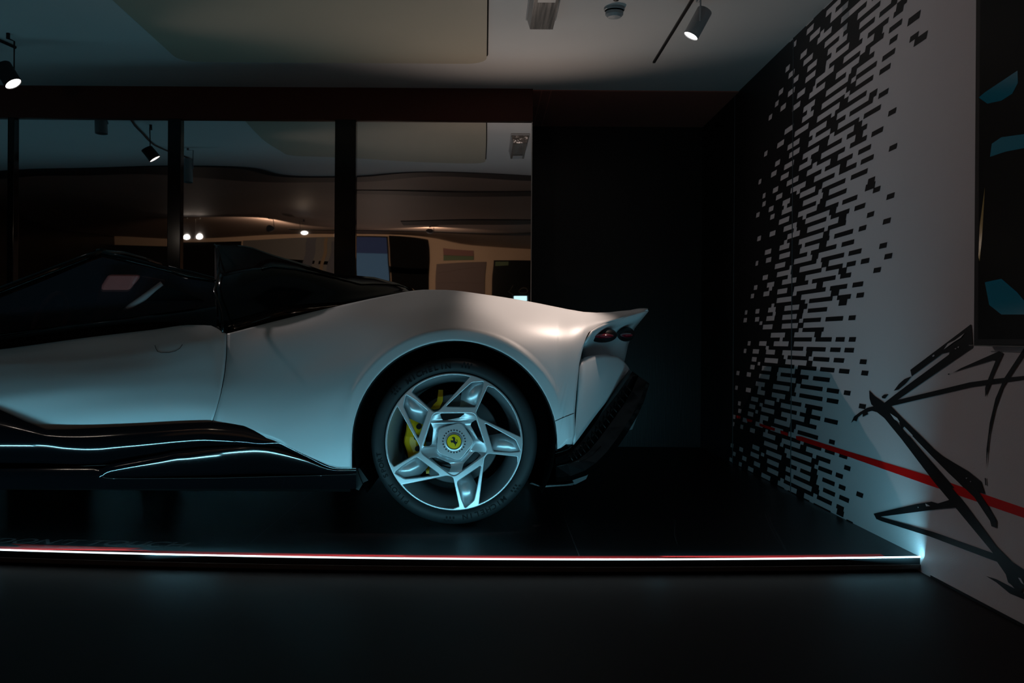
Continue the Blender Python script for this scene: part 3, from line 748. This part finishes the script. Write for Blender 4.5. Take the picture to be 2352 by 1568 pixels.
# rear edge of engine cover, inner wall at front
def cap(row, name, dx=0):
    base = [Vector((p.x+dx, p.y, min(p.z, .78))) for p in row]
    MB().grid([row, base]).obj(name, M['satin_black'], car)
cap(rows[0], 'firewall')
b1 = bd(497)
tubes('roll_hoop', M['gloss_black'], [[P(493, 562, 4.96), P(500, 571, 4.9), P(505, 586, 4.82), P(503, 600, 4.76), P(501, 614, 4.70), P(504, 622, 4.66), P(496, 655, 4.58), P(492, 668, 4.54), P(500, 690, 4.48), P(508, 715, 4.45), P(511, 740, 4.43), P(512, 764, 4.42)]], .0055, n=10)
tubes('deck_crease', M['gloss_black'], [[bd(x)[1]+Vector((0, -.002, .001)) for x in (600, 612, 624, 650, 680, 720, 760, 800, 830, 860, 890, 915, 930, 942)]], .003, n=8)
MB().prism([P(936, 657, 4.66), P(946, 661, 4.66), P(950, 668, 4.66), P(944, 674, 4.66)], (0, .9, 0)).obj('engine_cover_lip', M['gloss_black'], car)
# black belt line below the side window
beltu = [(-250, 790), (-120, 778), (0, 766), (120, 750), (240, 737), (350, 723), (440, 711), (497, 700)]
def belt_low(x): return topy(x)+2
rows = []
for x in [-250, -180, -120, -60, 0, 60, 120, 180, 240, 300, 350, 400, 440, 470, 485, 497, 512]:
    yu = lerp_tab(beltu+[(512, 700)], x); yl = belt_low(x)
    lo = P(x, yl, depth(x, topy(x))+.006)
    up = P(x, yu, 4.58); m1 = lo.lerp(up, .35)+Vector((0, -.002, .0)); m2 = lo.lerp(up, .75)+Vector((0, -.004, 0))
    rows.append([lo, m1, m2, up, up+Vector((0, .05, -.01)), up+Vector((0, .06, -.3))])
for mirr in (False, True):
    rr = [[mir(p) for p in r] for r in rows] if mirr else rows
    o = MB().grid(rr).obj('belt_line_trim', M['gloss_black'], car, smooth=True)
# windscreen, pillars, side glass
pil = [(-330, 790, 4.66), (-200, 742, 4.67), (0, 664, 4.70), (120, 617, 4.74), (200, 586, 4.77), (236, 574.5, 4.80)]
hdr = [(236, 574.5, 4.80), (275, 585, 4.80), (330, 600, 4.79), (370, 611, 4.78)]
for mirr in (False, True):
    f = mir if mirr else (lambda p: p)
    MB().tube([f(P(a, b+5, c)) for a, b, c in pil], [.02, .022, .022, .02, .018, .016], 10).obj('windscreen_pillar', M['gloss_black'], car, smooth=True)
    g = [(-230, 776), (0, 684), (100, 645), (200, 603), (236, 590), (370, 621), (430, 640), (500, 650), (500, 700), (440, 709), (240, 736), (0, 765), (-120, 777)]
    m = MB(); m.prism([f(P(a, b, 4.56+(770-b)*.0009)) for a, b in g], (0, .004, 0)); m.obj('side_window', M['glass'], car)
    MB().tube([f(P(a, b, 4.56+(770-b)*.0009)) for a, b in [(236, 582), (300, 597), (370, 615), (430, 632), (500, 645)]], [.014, .014, .012, .008, .004], 8).obj('window_frame', M['gloss_black'], car, smooth=True)
hp = [P(236, 574.5, 4.80)]
MB().tube([P(236, 578, 4.80), Vector((P(236, 572, 5.0).x-.03, 5.0, P(236, 576, 4.8).z+.012)), Vector((hp[0].x-.05, YM, hp[0].z+.014)), Vector((hp[0].x-.03, 2*YM-5.0, hp[0].z+.008)), mir(P(236, 578, 4.80))], .016, 10).obj('windscreen_header', M['gloss_black'], car, smooth=True)
rows = [[P(a, b+4, c)+Vector((-.05*(1-t*t), 0, 0))*1.0+Vector((0, (1+t)*(YM-c), 0)) for t in [-1+2*k/8 for k in range(9)]] for a, b, c in pil]
MB().grid(rows).obj('windscreen', M['glass'], car, smooth=True)
# cabin
MB().box((P(-200, 0, 4.7).x, 4.62, .2), (P(494, 0, 4.6).x, 2*YM-4.62, .30)).obj('cabin_floor', M['interior'], car)
MB().box((P(-200, 0, 4.7).x, 4.62, .30), (P(-60, 0, 4.7).x, 2*YM-4.62, .80)).obj('dashboard', M['interior'], car, bevel=.03)
def seat(yc, lab):
    x0 = P(208, 0, yc).x; m = MB()
    zt = P(300, 636, yc).z
    prof = [(-.14, .36), (-.02, .34), (.06, .42), (.10, .62), (.15, .86), (.20, zt-.05), (.23, zt)]
    for k in range(5):
        y0 = yc-.21+k*.084
        pts = [(x0+a-.09*(1-abs(k-2)*.15 if i > 1 else 0), y0+.004, b) for i, (a, b) in enumerate(prof)]
        back = [(x0+a+.09, y0+.004, b) for a, b in reversed(prof[2:])]
        m.prism(pts+back, (0, .076, 0))
    m.box((x0-.55, yc-.22, .30), (x0-.02, yc+.22, .42))
    s = m.obj('seat', M['seat'], car, bevel=.018, label=lab)
    for side in (-1, 1):
        mm = MB()
        mm.prism([(x0-.12, yc+side*.2-.03, .40), (x0+.05, yc+side*.2-.03, .42), (x0+.17, yc+side*.19-.03, zt-.24), (x0+.05, yc+side*.19-.03, zt-.26)], (0, .06, 0))
        mm.obj('side_bolster', M['interior'], s, bevel=.02)  # dark material stands in for shade on the door side of the seat
    mm = MB(); mm.box((x0+.12, yc-.13, zt-.02), (x0+.22, yc+.13, zt+.02)); mm.obj('head_rest', M['interior'], s, bevel=.02)
seat(YM+.40, 'rose-brown leather seat')
seat(YM-.36, 'rose-brown leather seat')
MB().tube([P(372, 651, 4.64), P(330, 684, 4.636), P(300, 705, 4.63), P(268, 726, 4.63)], [.012, .016, .016, .012], 10)    .obj('seat_belt', M['belt'], car, smooth=True, label='grey diagonal belt')
MB().prism([P(a, b, 4.632) for a, b in [(262, 716), (282, 706), (318, 694), (378, 655), (470, 690), (440, 712), (240, 742), (200, 746)]], (0, .012, 0)).obj('door_lining', M['matte_black'], car)
sw = P(112, 712, 4.95); mm = MB(); mm.tube([sw+Vector((.05*math.cos(t), .17*math.sin(t), .165*math.cos(t)-.08)) for t in [k*math.pi/16 for k in range(33)]], .012, 8).obj('steering_wheel', M['seat'], car, smooth=True)
MB().prism([P(10, 722, 4.9), P(28, 706, 4.9), P(96, 700, 4.9), P(70, 708, 4.9), P(58, 716, 4.9), P(30, 718, 4.9)], (0, .5, 0)).obj('dashboard_top', M['seat'], car, label='rose leather dashboard top')

# black side sill
l1 = [(-140, 985), (-80, 1006), (0, 1014), (50, 1014), (100, 1016), (150, 1024), (200, 1027), (300, 1020), (400, 1011), (465, 1007), (500, 1009), (560, 1014), (600, 1018), (638, 1016), (660, 1026), (700, 1046), (770, 1076), (818, 1079)]
l2 = [(-140, 1085), (0, 1078), (100, 1074), (235, 1080), (300, 1075), (370, 1060), (420, 1050), (520, 1037), (580, 1031), (610, 1033), (700, 1058), (775, 1081), (818, 1080)]
xsill = list(range(-145, 235, 12))+[236, 240, 246]+list(range(254, 818, 8))+[818]
def band(y0, ym, y1, a0, am, a1, d0, n=14):    # convex strip whose tilt runs a0 -> am (at ym) -> a1, in degrees (positive faces up)
    ys = [y0+(ym-y0)*k/n for k in range(n)]+[ym+(y1-ym)*k/n for k in range(n+1)]
    out = []; d = d0; py = ys[0]
    for y in ys:
        yy = (y+py)/2
        a = a0+(am-a0)*(yy-y0)/max(.01, ym-y0) if yy < ym else am+(a1-am)*(yy-ym)/max(.01, y1-ym)
        d -= math.tan(math.radians(a))*(y-py)/538; out.append((y, d)); py = y
    return out
def sill_rows(x):
    yt = min(boty(min(x, 807)), 1076)-4
    y1 = max(smooth_tab(l1, x), yt+3)
    if x >= 236: y2 = smooth_tab(b2c, x); y3 = lerp_tab(b3c, x)
    else: y2 = 1092; y3 = 1096
    rec = y2-max(4, min(16, (y2-y1)*.4))
    rec = max(rec, y1+4)
    if x > 700: rec = min(rec, y2-2); y1 = min(y1, rec-2)
    A = band(yt, y1, rec, 28, -9.6, -42, 0)
    sh = YW-.030-min(d for y, d in A)
    A = [(y, d+sh) for y, d in A]
    if x >= 236: B = band(rec, y2, y3, 30, -9.6, -30, 0)
    else: B = band(rec, y2, y3, 14, 3, 2, 0)
    sh = YW-.036-min(d for y, d in B)
    B = [(y, d+sh) for y, d in B]
    return A, B, y3
b2c = [(235, 1092), (240, 1088.5), (250, 1083.5), (270, 1079), (370, 1060), (410, 1051.5), (430, 1050), (470, 1044), (520, 1037), (560, 1032.5), (585, 1031), (610, 1033), (640, 1040), (700, 1058), (765, 1079.5), (780, 1080.5), (818, 1080)]
b3c = [(235, 1093), (240, 1096), (255, 1097.5), (300, 1098), (500, 1096.5), (818, 1088.5)]
for mirr in (False, True):
    f = mir if mirr else (lambda p: p)
    mb = MB(); RA, RB, RC, RD = [], [], [], []
    for x in xsill:
        A, B, y3 = sill_rows(x)
        RA.append([f(P(x, y, d)) for y, d in A]); RB.append([f(P(x, y, d)) for y, d in B])
        RC.append([f(P(x, A[-1][0], A[-1][1])), f(P(x, B[0][0], B[0][1]))])
        e = B[-1]; RD.append([f(P(x, e[0], e[1])), f(P(x, e[0]+2, YW-.034)), f(P(x, 1122, YW-.02)), f(P(x, 1124, YW+.3))])
    for R_ in (RA, RB, RC, RD): mb.grid(R_)
    o = mb.obj('side_sill', M['sill_black'], car); angsmooth(o, 24)
tubes('sill_lower_highlight', M['skirt'], [[P(a, b+1, YW-.040) for a, b in b3c]], .0007, n=8, both=False)  # grey bead painted in as the dim highlight along the lower crease
tubes('sill_upper_seam', M['skirt'], [[P(a, b, YW-.02) for a, b in [(483, 974), (476, 995), (468, 1010)]], [P(a, b, YW-.012) for a, b in [(469, 1009), (455, 1030), (436, 1042), (405, 1054), (370, 1059), (240, 1068), (120, 1073), (0, 1078)]]], .0008, both=False)
# closure ahead of rear wheel
MB().prism([P(818, 1075, 4.28), P(826, 1075, 4.28), P(846, 1103, 4.28), P(835, 1108, 4.28), P(824, 1126, 4.28), P(816, 1122, 4.28)], (0, .2, 0)).obj('sill_end_flap', M['satin_black'], car)
MB().box((P(-905, 0, 4.5).x, 4.5, .12), (P(-600, 0, 4.5).x, 2*YM-4.5, .2)).obj('splitter', M['satin_black'], car)
MB().box((P(-150, 0, 4.4).x, 4.4, .12), (P(812, 0, 4.4).x, 2*YM-4.4, .22)).obj('underbody', M['matte_black'], car)
MB().box((P(-620, 0, 4.8).x, 4.8, .14), (P(1310, 0, 4.8).x, 2*YM-4.8, .62)).obj('chassis', M['matte_black'], car)
# wheel wells
for cx, cxw in ((1044, WC.x), (-385, WC.x-WB/538)):
    c = P(cx, 1018, YW)
    for s in (0, 1):
        m = MB(); rr = []
        for h in (.015, .15, .5):
            row = []
            for k in range(49):
                t = math.radians(-30+240*k/48); row.append(Vector((c.x+.432*math.cos(t), (YW+h) if not s else 2*YM-(YW+h), max(.11, c.z+.432*math.sin(t)))))
            rr.append(row)
        m.grid(rr); m.add(rr[-1], [tuple(range(49))])
        m.obj('wheel_well', M['matte_black'], car, smooth=False)

# rear: fascia, tail lights, bumper, diffuser
def colgrid(cols, name, m, mirror=True, smooth=True, lab=None, thick=.008):
    for mirr in ((False, True) if mirror else (False,)):
        rr = [[mir(p) for p in r] for r in cols] if mirr else cols
        o = MB().grid(rr).obj(name, m, car, smooth=smooth, label=lab)
        if thick: o.modifiers.new('thickness', 'SOLIDIFY').thickness = thick
cols = []
for t in [k/10 for k in range(11)]:
    x0 = 1340; upper = lerp_tab([(1342, 787), (1350, 765), (1360, 757), (1372, 750), (1400, 738), (1440, 725), (1488, 711)], 1343+145*t)
    xu = 1343+145*t
    lowx = 1335+ (1455-1335)*t; lowy = 795-43*min(1, t*1.0)
    dU = YW+lerp_tab([(1342, .13), (1400, .33), (1488, .53)], xu)
    cols.append([P(xu, upper, dU), P(xu*.6+lowx*.4, upper*.6+lowy*.4, dU+.05), P(lowx, lowy, dU+.14+.1*t), P(lowx-3-12*t, lowy+38, dU+.16+.12*t), P(lowx-8-16*t, 830, dU+.13+.1*t)])
colgrid(cols, 'rear_fascia', M['paint'])
MB().grid([[c[k] for k in range(5)] for c in cols[-1:]]+[[mir(p) for p in cols[-1]]]).obj('tail_panel', M['satin_black'], car)
def blob(px, py, Y, rx, ry, rz):
    bm = bmesh.new(); bmesh.ops.create_uvsphere(bm, u_segments=24, v_segments=14, radius=1)
    me = bpy.data.meshes.new('tail'); c = P(px, py, Y)
    bmesh.ops.transform(bm, matrix=Matrix.Translation(c) @ Matrix.Diagonal((rx, ry, rz, 1)), verts=bm.verts); bm.to_mesh(me); bm.free(); return me
for px, py, Y, rx, rz in ((1383, 769, 4.62, .070, .036), (1437, 767, 4.80, .042, .036)):
    t_ = link('tail_light', blob(px, py, Y, rx, .07, rz), M['satin_black'], car, smooth=True)
    link('red_lens', blob(px+2, py+2, Y-.045, rx*.72, .05, rz*.36), M['red_lens'], t_, smooth=True)
# bumper bulge
cols = []
for x in [1318, 1324, 1330, 1345, 1360, 1375, 1390, 1405, 1420, 1432, 1441, 1447]:
    yt = lerp_tab([(1318, 950), (1324, 900), (1330, 830), (1345, 820), (1360, 816), (1390, 813), (1420, 818), (1432, 828), (1441, 839), (1447, 850)], x)
    yb = lerp_tab([(1318, 1021), (1330, 1006), (1370, 951), (1410, 901), (1447, 853)], x)
    d = lerp_tab([(1318, .075), (1330, .10), (1390, .30), (1447, .55)], x)
    cols.append([P(x if x > 1340 else max(x, seam2(yt+(yb-yt)*s)+1), yt+(yb-yt)*s, YW+d+(.05*(1-s)**3)+.02*s) for s in [k/12 for k in range(13)]])
colgrid(cols, 'rear_bumper', M['paint'])
# diffuser sweep
up = [(1276, 1043), (1295, 1037), (1312, 1026), (1330, 1007), (1350, 979), (1370, 951), (1390, 925), (1410, 901), (1430, 874), (1447, 852)]
lo = [(1277, 1103), (1310, 1100), (1345, 1088), (1372, 1071), (1398, 1046), (1420, 1018), (1440, 988), (1458, 958), (1474, 925), (1488, 880)]
cols = []
for i, ((a, b), (c, d)) in enumerate(zip(up, lo)):
    dd = YW+.0+.055*i
    cols.append([P(a, b, dd+.02), P(a+(c-a)*.12, b+(d-b)*.12, dd-.02), P(a+(c-a)*.42, b+(d-b)*.42, dd+.012), P(a+(c-a)*.50, b+(d-b)*.50, dd-.018), P(a+(c-a)*.85, b+(d-b)*.85, dd-.01), P(c, d, dd+.05), P(c, d, dd+.25)])
colgrid(cols, 'diffuser', M['gloss_black'], smooth=False)
for i in range(16):
    t = .16+.72*i/15*1.0; j = t*9; k = int(j); f_ = j-k
    a0 = cols[k][1].lerp(cols[k+1][1], f_); a1 = cols[k][3].lerp(cols[k+1][3], f_); mid = (a0+a1)/2+Vector((.01, -.004, -.008))
    MB().tube([a0, mid, a1], .0035, 6).obj('diffuser_louvre', M['gloss_black'], car, smooth=True)
tubes('diffuser_crease', M['gloss_black'], [[P(1275, 1041, YW-.01), P(1290, 1037, YW-.01), P(1306, 1031, YW-.008), P(1313, 1025, YW-.005)], [P(1278, 1071, YW-.02), P(1310, 1064, YW-.015), P(1345, 1054, YW+.01), P(1362, 1044, YW+.05), P(1380, 1025, YW+.12)], [cols[k][3]+Vector((0, -.002, 0)) for k in range(5, 10)]], .0022, n=10)
MB().prism([P(1215, 1110, 4.4), P(1222, 1108, 4.4), P(1240, 1115, 4.4), P(1300, 1112, 4.4), P(1318, 1108, 4.4), P(1316, 1114, 4.4), P(1245, 1119, 4.4)], (0, 1.5, 0)).obj('underbody_lip', M['gloss_black'], car)
for q, Y, nm in (([(1468, 945), (1452, 986), (1432, 991)], 4.95, 'diffuser_fin'), ([(1436, 993), (1400, 1050), (1378, 1056), (1420, 1000)], 4.9, 'diffuser_fin'), ([(1356, 1078), (1346, 1100), (1322, 1112), (1290, 1113), (1330, 1095)], 4.75, 'diffuser_fin')):
    MB().prism([P(a, b, Y) for a, b in q], (0, .02, 0)).obj(nm, M['disc'], car)

# ------------------------------------------------------------------ wheels
U = 1/3.733/538          # crop units to metres
def fillet(pts, r, n=4):
    out = []; N = len(pts)
    for i in range(N):
        p = Vector(pts[i]); a = Vector(pts[i-1]); b = Vector(pts[(i+1) % N])
        da = (a-p); db = (b-p); la, lb = da.length, db.length; rr = min(r, la*.45, lb*.45)
        A = p+da/la*rr; B = p+db/lb*rr
        for k in range(n+1):
            t = k/n; out.append((A*(1-t)**2+p*2*t*(1-t)+B*t*t))
    return out
def rot(pts, deg):
    c, s = math.cos(math.radians(deg)), math.sin(math.radians(deg)); return [(x*c-y*s, x*s+y*c) for x, y in pts]
def curve_plate(splines, ext, bev, res=3):
    cu = bpy.data.curves.new('plate', 'CURVE'); cu.dimensions = '2D'; cu.fill_mode = 'BOTH'; cu.extrude = ext; cu.bevel_depth = bev; cu.bevel_resolution = res; cu.offset = -bev
    for pts in splines:
        sp = cu.splines.new('POLY'); sp.points.add(len(pts)-1); sp.use_cyclic_u = True
        for q, p in zip(sp.points, pts): q.co = (p[0], p[1], 0, 1)
    o = bpy.data.objects.new('plate_tmp', cu); COL.objects.link(o)
    me = bpy.data.meshes.new_from_object(o.evaluated_get(bpy.context.evaluated_depsgraph_get()))
    bpy.data.objects.remove(o); me.materials.clear(); return me
Ro = 590
circ = [(Ro*math.cos(t), Ro*math.sin(t)) for t in [2*math.pi*k/120 for k in range(120)]]
arcp = [(571*math.cos(math.radians(t)), 571*math.sin(math.radians(t))) for t in [129.5-k*(129.5-76.5)/14 for k in range(15)]]
hole_big = fillet([(-120, 278), (-145, 256), (-185, 258)]+[arcp[0]], 18)[:]
hole_big = fillet([(-118, 275), (-150, 252), (-188, 262), (-374, 425)], 16, 4)
hole_big = hole_big[:15]+arcp[0:]+[]
def big():
    base = fillet([(145, 545), (-132, 266), (-176, 252), (-372, 428)], 26, 5)[6:]
    # keep corner fillets at the two apex points and the left corner, then follow the rim arc
    return base[:-3]+arcp[1:]
hb = big()
hw = fillet([(-70, 300), (72, 436), (150, 506), (252, 516), (232, 430), (180, 296)], 16, 4)
hp_ = fillet([(-122, 238), (92, 242), (45, 203), (-87, 175), (-108, 190)], 14, 4)
spl = [circ]
for k in range(5):
    for h in (hb, hw): spl.append(rot([tuple(p)[:2] for p in h], 72*k))
pent_o = fillet([(302*math.cos(math.radians(54+72*k)), 302*math.sin(math.radians(54+72*k))) for k in range(5)], 40, 5)
spl.append([tuple(p)[:2] for p in pent_o])
spl_m = [[(x*U, y*U) for x, y in s] for s in spl]
def plate_to_wheel(me, c, yoff, dish=True, sgn=1):
    for v in me.vertices:
        x, y, z_ = v.co; r = math.hypot(x, y); d = 0
        if dish and r < 270*U: d = .030*(1-r/(270*U))
        v.co = (c.x+x, c.y+yoff-z_+d, c.z+y)
    return me
def make_wheel():
    c = WC
    m = MB(); m.lathe([(.2925, .02), (.296, .004), (.300, -.003), (.312, -.009), (.330, -.010), (.343, -.004), (.351, .006), (.3560, .020), (.3578, .045), (.358, .08), (.358, .26), (.354, .29), (.34, .31), (.30, .305), (.292, .28)], c)
    tyre = m.obj('wheel', M['rubber'], car, smooth=True)
    me = plate_to_wheel(curve_plate(spl_m, .007, .0035), c, .004, dish=False)
    rim = link('rim', me, M['alloy'], tyre); angsmooth(rim, 50)
    # dished web between the pentagon bars and the hub, with five pockets
    def dense(pts, n=6): return [tuple(Vector(pts[i]).lerp(Vector(pts[(i+1) % len(pts)]), k/n))[:2] for i in range(len(pts)) for k in range(n)]
    po = dense([(308*math.cos(math.radians(54+72*k)), 308*math.sin(math.radians(54+72*k))) for k in range(5)], 10)
    ho = [(150*math.cos(2*math.pi*k/60), 150*math.sin(2*math.pi*k/60)) for k in range(60)]
    pk = [dense(rot([tuple(p)[:2] for p in hp_], 72*k), 2) for k in range(5)]
    me = curve_plate([[(x*U, y*U) for x, y in q] for q in [po, ho]+pk], .003, .0015)
    ax = [(math.cos(math.radians(90+72*k)), math.sin(math.radians(90+72*k))) for k in range(5)]
    for v in me.vertices:
        x, y, z_ = v.co; ap = max(x*a+y*b for a, b in ax)/U; t = max(0, min(1, (250-ap)/100)); t = t*t*(3-2*t)
        v.co = (c.x+x, c.y+.006-z_+.022*t, c.z+y)
    angsmooth(link('hub_web', me, M['alloy'], tyre), 40)
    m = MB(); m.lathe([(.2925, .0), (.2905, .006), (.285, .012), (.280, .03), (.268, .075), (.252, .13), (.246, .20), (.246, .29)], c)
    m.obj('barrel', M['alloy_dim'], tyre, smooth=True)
    for k in range(5):       # sloped blades
        bl = rot([(66, 430), (150, 508), (256, 520), (234, 430), (182, 292), (52, 296)], 72*k)
        ys_ = [.030, .018, .007, .006, .009, .042]
        m = MB(); m.add([(c.x+x*U, c.y+y_, c.z+y*U) for (x, y), y_ in zip(bl, ys_)], [(0, 1, 3), (1, 2, 3), (0, 3, 4), (0, 4, 5)])
        o = m.obj('spoke_blade', M['alloy'], tyre); angsmooth(o, 14); o.modifiers.new('thickness', 'SOLIDIFY').thickness = .006
        # deep side wall of each arm (gives the arms their depth)
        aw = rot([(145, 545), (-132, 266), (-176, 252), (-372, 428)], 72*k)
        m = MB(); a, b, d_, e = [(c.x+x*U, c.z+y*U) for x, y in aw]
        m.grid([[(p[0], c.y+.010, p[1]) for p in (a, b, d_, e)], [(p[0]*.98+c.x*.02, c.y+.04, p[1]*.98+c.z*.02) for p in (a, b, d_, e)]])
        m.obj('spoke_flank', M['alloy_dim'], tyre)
    pent = fillet([(178*math.cos(math.radians(70+72*k)), 178*math.sin(math.radians(70+72*k))) for k in range(5)], 44, 5)
    me = plate_to_wheel(curve_plate([[(p[0]*U, p[1]*U) for p in pent]], .006, .003), c, .014, dish=False)
    hub = link('centre_plate', me, M['alloy'], tyre); angsmooth(hub, 50)
    m = MB(); m.lathe([(70*U, .012), (90*U, .010), (90*U, .006), (72*U, .004), (72*U, .0), (68*U, -.002), (66*U, -.002), (66*U, .006)], c, n=64); m.obj('lock_ring', M['alloy'], tyre, smooth=False)
    m = MB()
    for k in range(24):
        t = 2*math.pi*k/24; x, z_ = c.x+96*U*math.cos(t), c.z+96*U*math.sin(t); s = 4.6*U
        m.box((x-s, c.y+.0015, z_-s), (x+s, c.y+.012, z_+s))
    m.obj('lock_teeth', M['satin_black'], tyre)
    m = MB(); m.lathe([(0, .001), (67*U, .001), (67*U, .006)], c, n=48); m.obj('badge_surround', M['satin_black'], tyre)
    m = MB(); m.lathe([(0, -.0015), (59*U, -.001), (61*U, .0), (61*U, .004)], c, n=48); bdg = m.obj('badge', M['badge_yellow'], tyre, label='round yellow centre badge')
    hs = [(735,690),(760,685),(785,700),(790,730),(785,760),(800,785),(825,795),(828,780),(818,750),(820,733),(830,745),(838,765),(840,790),(832,815),(815,835),(806,838),(808,855),(795,882),(785,880),(792,862),(785,845),(765,825),(750,808),(735,800),(722,808),(728,822),(716,815),(712,797),(702,800),(690,785),(705,775),(692,768),(698,755),(720,760),(742,762),(748,745),(745,722),(735,712),(718,720),(716,706)]
    sc = 1/9.225/538
    m = MB(); m.prism([(c.x+(a-765)*sc, c.y-.0022, c.z-(b-785)*sc) for a, b in hs], (0, .0012, 0)); m.obj('horse_emblem', M['satin_black'], tyre, label='black rearing horse emblem')
    # brake
    m = MB(); m.lathe([(.05, .135), (.13, .135), (.132, .120), (.192, .120), (.195, .123), (.195, .150), (.05, .150)], c, n=64); m.obj('brake_disc', M['disc'], tyre, smooth=False)
    m = MB(); rr = []
    for k in range(15):
        t = math.radians(152+50*k/14); w_ = .008*math.sin(k*math.pi/3.5)
        r0, r1 = .128, .214+w_*.4; ca, sa = math.cos(t), math.sin(t); y0 = .088+abs(k-7)*.002
        rr.append([(c.x+r*ca, c.y+h, c.z+r*sa) for r, h in ((r0, .118), (r0+.004, y0+.008), (r0+.02, y0), (.17, y0-.006), (r1-.02, y0), (r1, y0+.012), (r1+.006, .118))])
    m.grid(rr); m.add(rr[0], [tuple(range(7))]); m.add(rr[-1], [tuple(range(7))])
    cal = m.obj('brake_caliper', M['yellow'], tyre, smooth=False, label='yellow brake caliper')
    for a in (160, 177, 194):
        m = MB()
        t = math.radians(a); m.tube([(c.x+.165*math.cos(t), c.y+.07, c.z+.165*math.sin(t)), (c.x+.165*math.cos(t), c.y+.11, c.z+.165*math.sin(t))], .012, 12)
        m.obj('caliper_bolt', M['satin_black'], tyre)
    def cp(a, b, h): return (c.x+(a-757)*U, c.y+h, c.z-(b-803)*U)
    m = MB(); m.prism([cp(*q, .10) for q in ((612, 372), (652, 372), (650, 470), (620, 535), (575, 545), (545, 535), (565, 505), (600, 470))], (0, .015, 0)); m.obj('caliper_bracket', M['yellow'], tyre, label='yellow caliper bracket')
    m = MB(); m.prism([cp(*q, .10) for q in ((508, 1025), (537, 1018), (535, 1105), (508, 1108))], (0, .015, 0)); m.obj('pad_clip', M['yellow'], tyre, label='yellow pad clip')
    # sidewall lettering
    def arc_text(txt, mid_deg, rad, size, step, name='sidewall_lettering', outward=True):
        bm = bmesh.new(); n = len(txt)
        for i, ch in enumerate(txt):
            if ch == ' ': continue
            me = text_mesh(ch, size, 1.15, bold=size*.02)
            a = math.radians(mid_deg-(i-(n-1)/2)*step); ux, uz = math.cos(a), math.sin(a); rx, rz = math.sin(a), -math.cos(a)
            for v in me.vertices:
                x, y = v.co.x, v.co.y; r = rad+y
                v.co = (c.x+ux*r+rx*x, c.y-.0115+max(0, (r-.333))*.55, c.z+uz*r+rz*x)
            bm.from_mesh(me)
        me = bpy.data.meshes.new(name); bm.to_mesh(me); bm.free(); return link(name, me, M['rubber_dark'], tyre, label='sidewall lettering')
    arc_text('MICHELIN', -65, .313, .030, 4.6)
    arc_text('MICHELIN', 111, .313, .030, 4.6)
    arc_text('PILOT SPORT', 211, .315, .028, 4.2)
    for base, sg in ((-40, 1), (-90, -1), (84, -1), (136, 1)):
        m = MB()
        for i in range(3):
            for j in range(2):
                a = math.radians(base+sg*(i*2.6+j*1.3)); r = .318+.014*j
                m.add([(c.x+(r+dr_)*math.cos(a+da), c.y-.0112, c.z+(r+dr_)*math.sin(a+da)) for dr_, da in ((0, -.011), (.010, -.008), (.010, .014), (0, .011))], [(0, 1, 2, 3)])
        m.obj('sidewall_checks', M['rubber_dark'], tyre)
    return tyre
wheel = make_wheel()
def copy_wheel(mirror, dx):
    c = wheel.copy(); COL.objects.link(c); c.parent = car
    off = WC-car.location
    if mirror:   # turn about the vertical axis through the car centre line
        M4 = Matrix.Translation((off.x+dx, 0, 0)) @ Matrix.Rotation(math.pi, 4, 'Z') @ Matrix.Translation((-off.x, 0, 0))
    else: M4 = Matrix.Translation((dx, 0, 0))
    c.matrix_local = M4
    for ch in list(wheel.children):
        k = ch.copy(); COL.objects.link(k); k.parent = c
    return c
copy_wheel(True, 0); copy_wheel(False, -WB/538); copy_wheel(True, -WB/538)
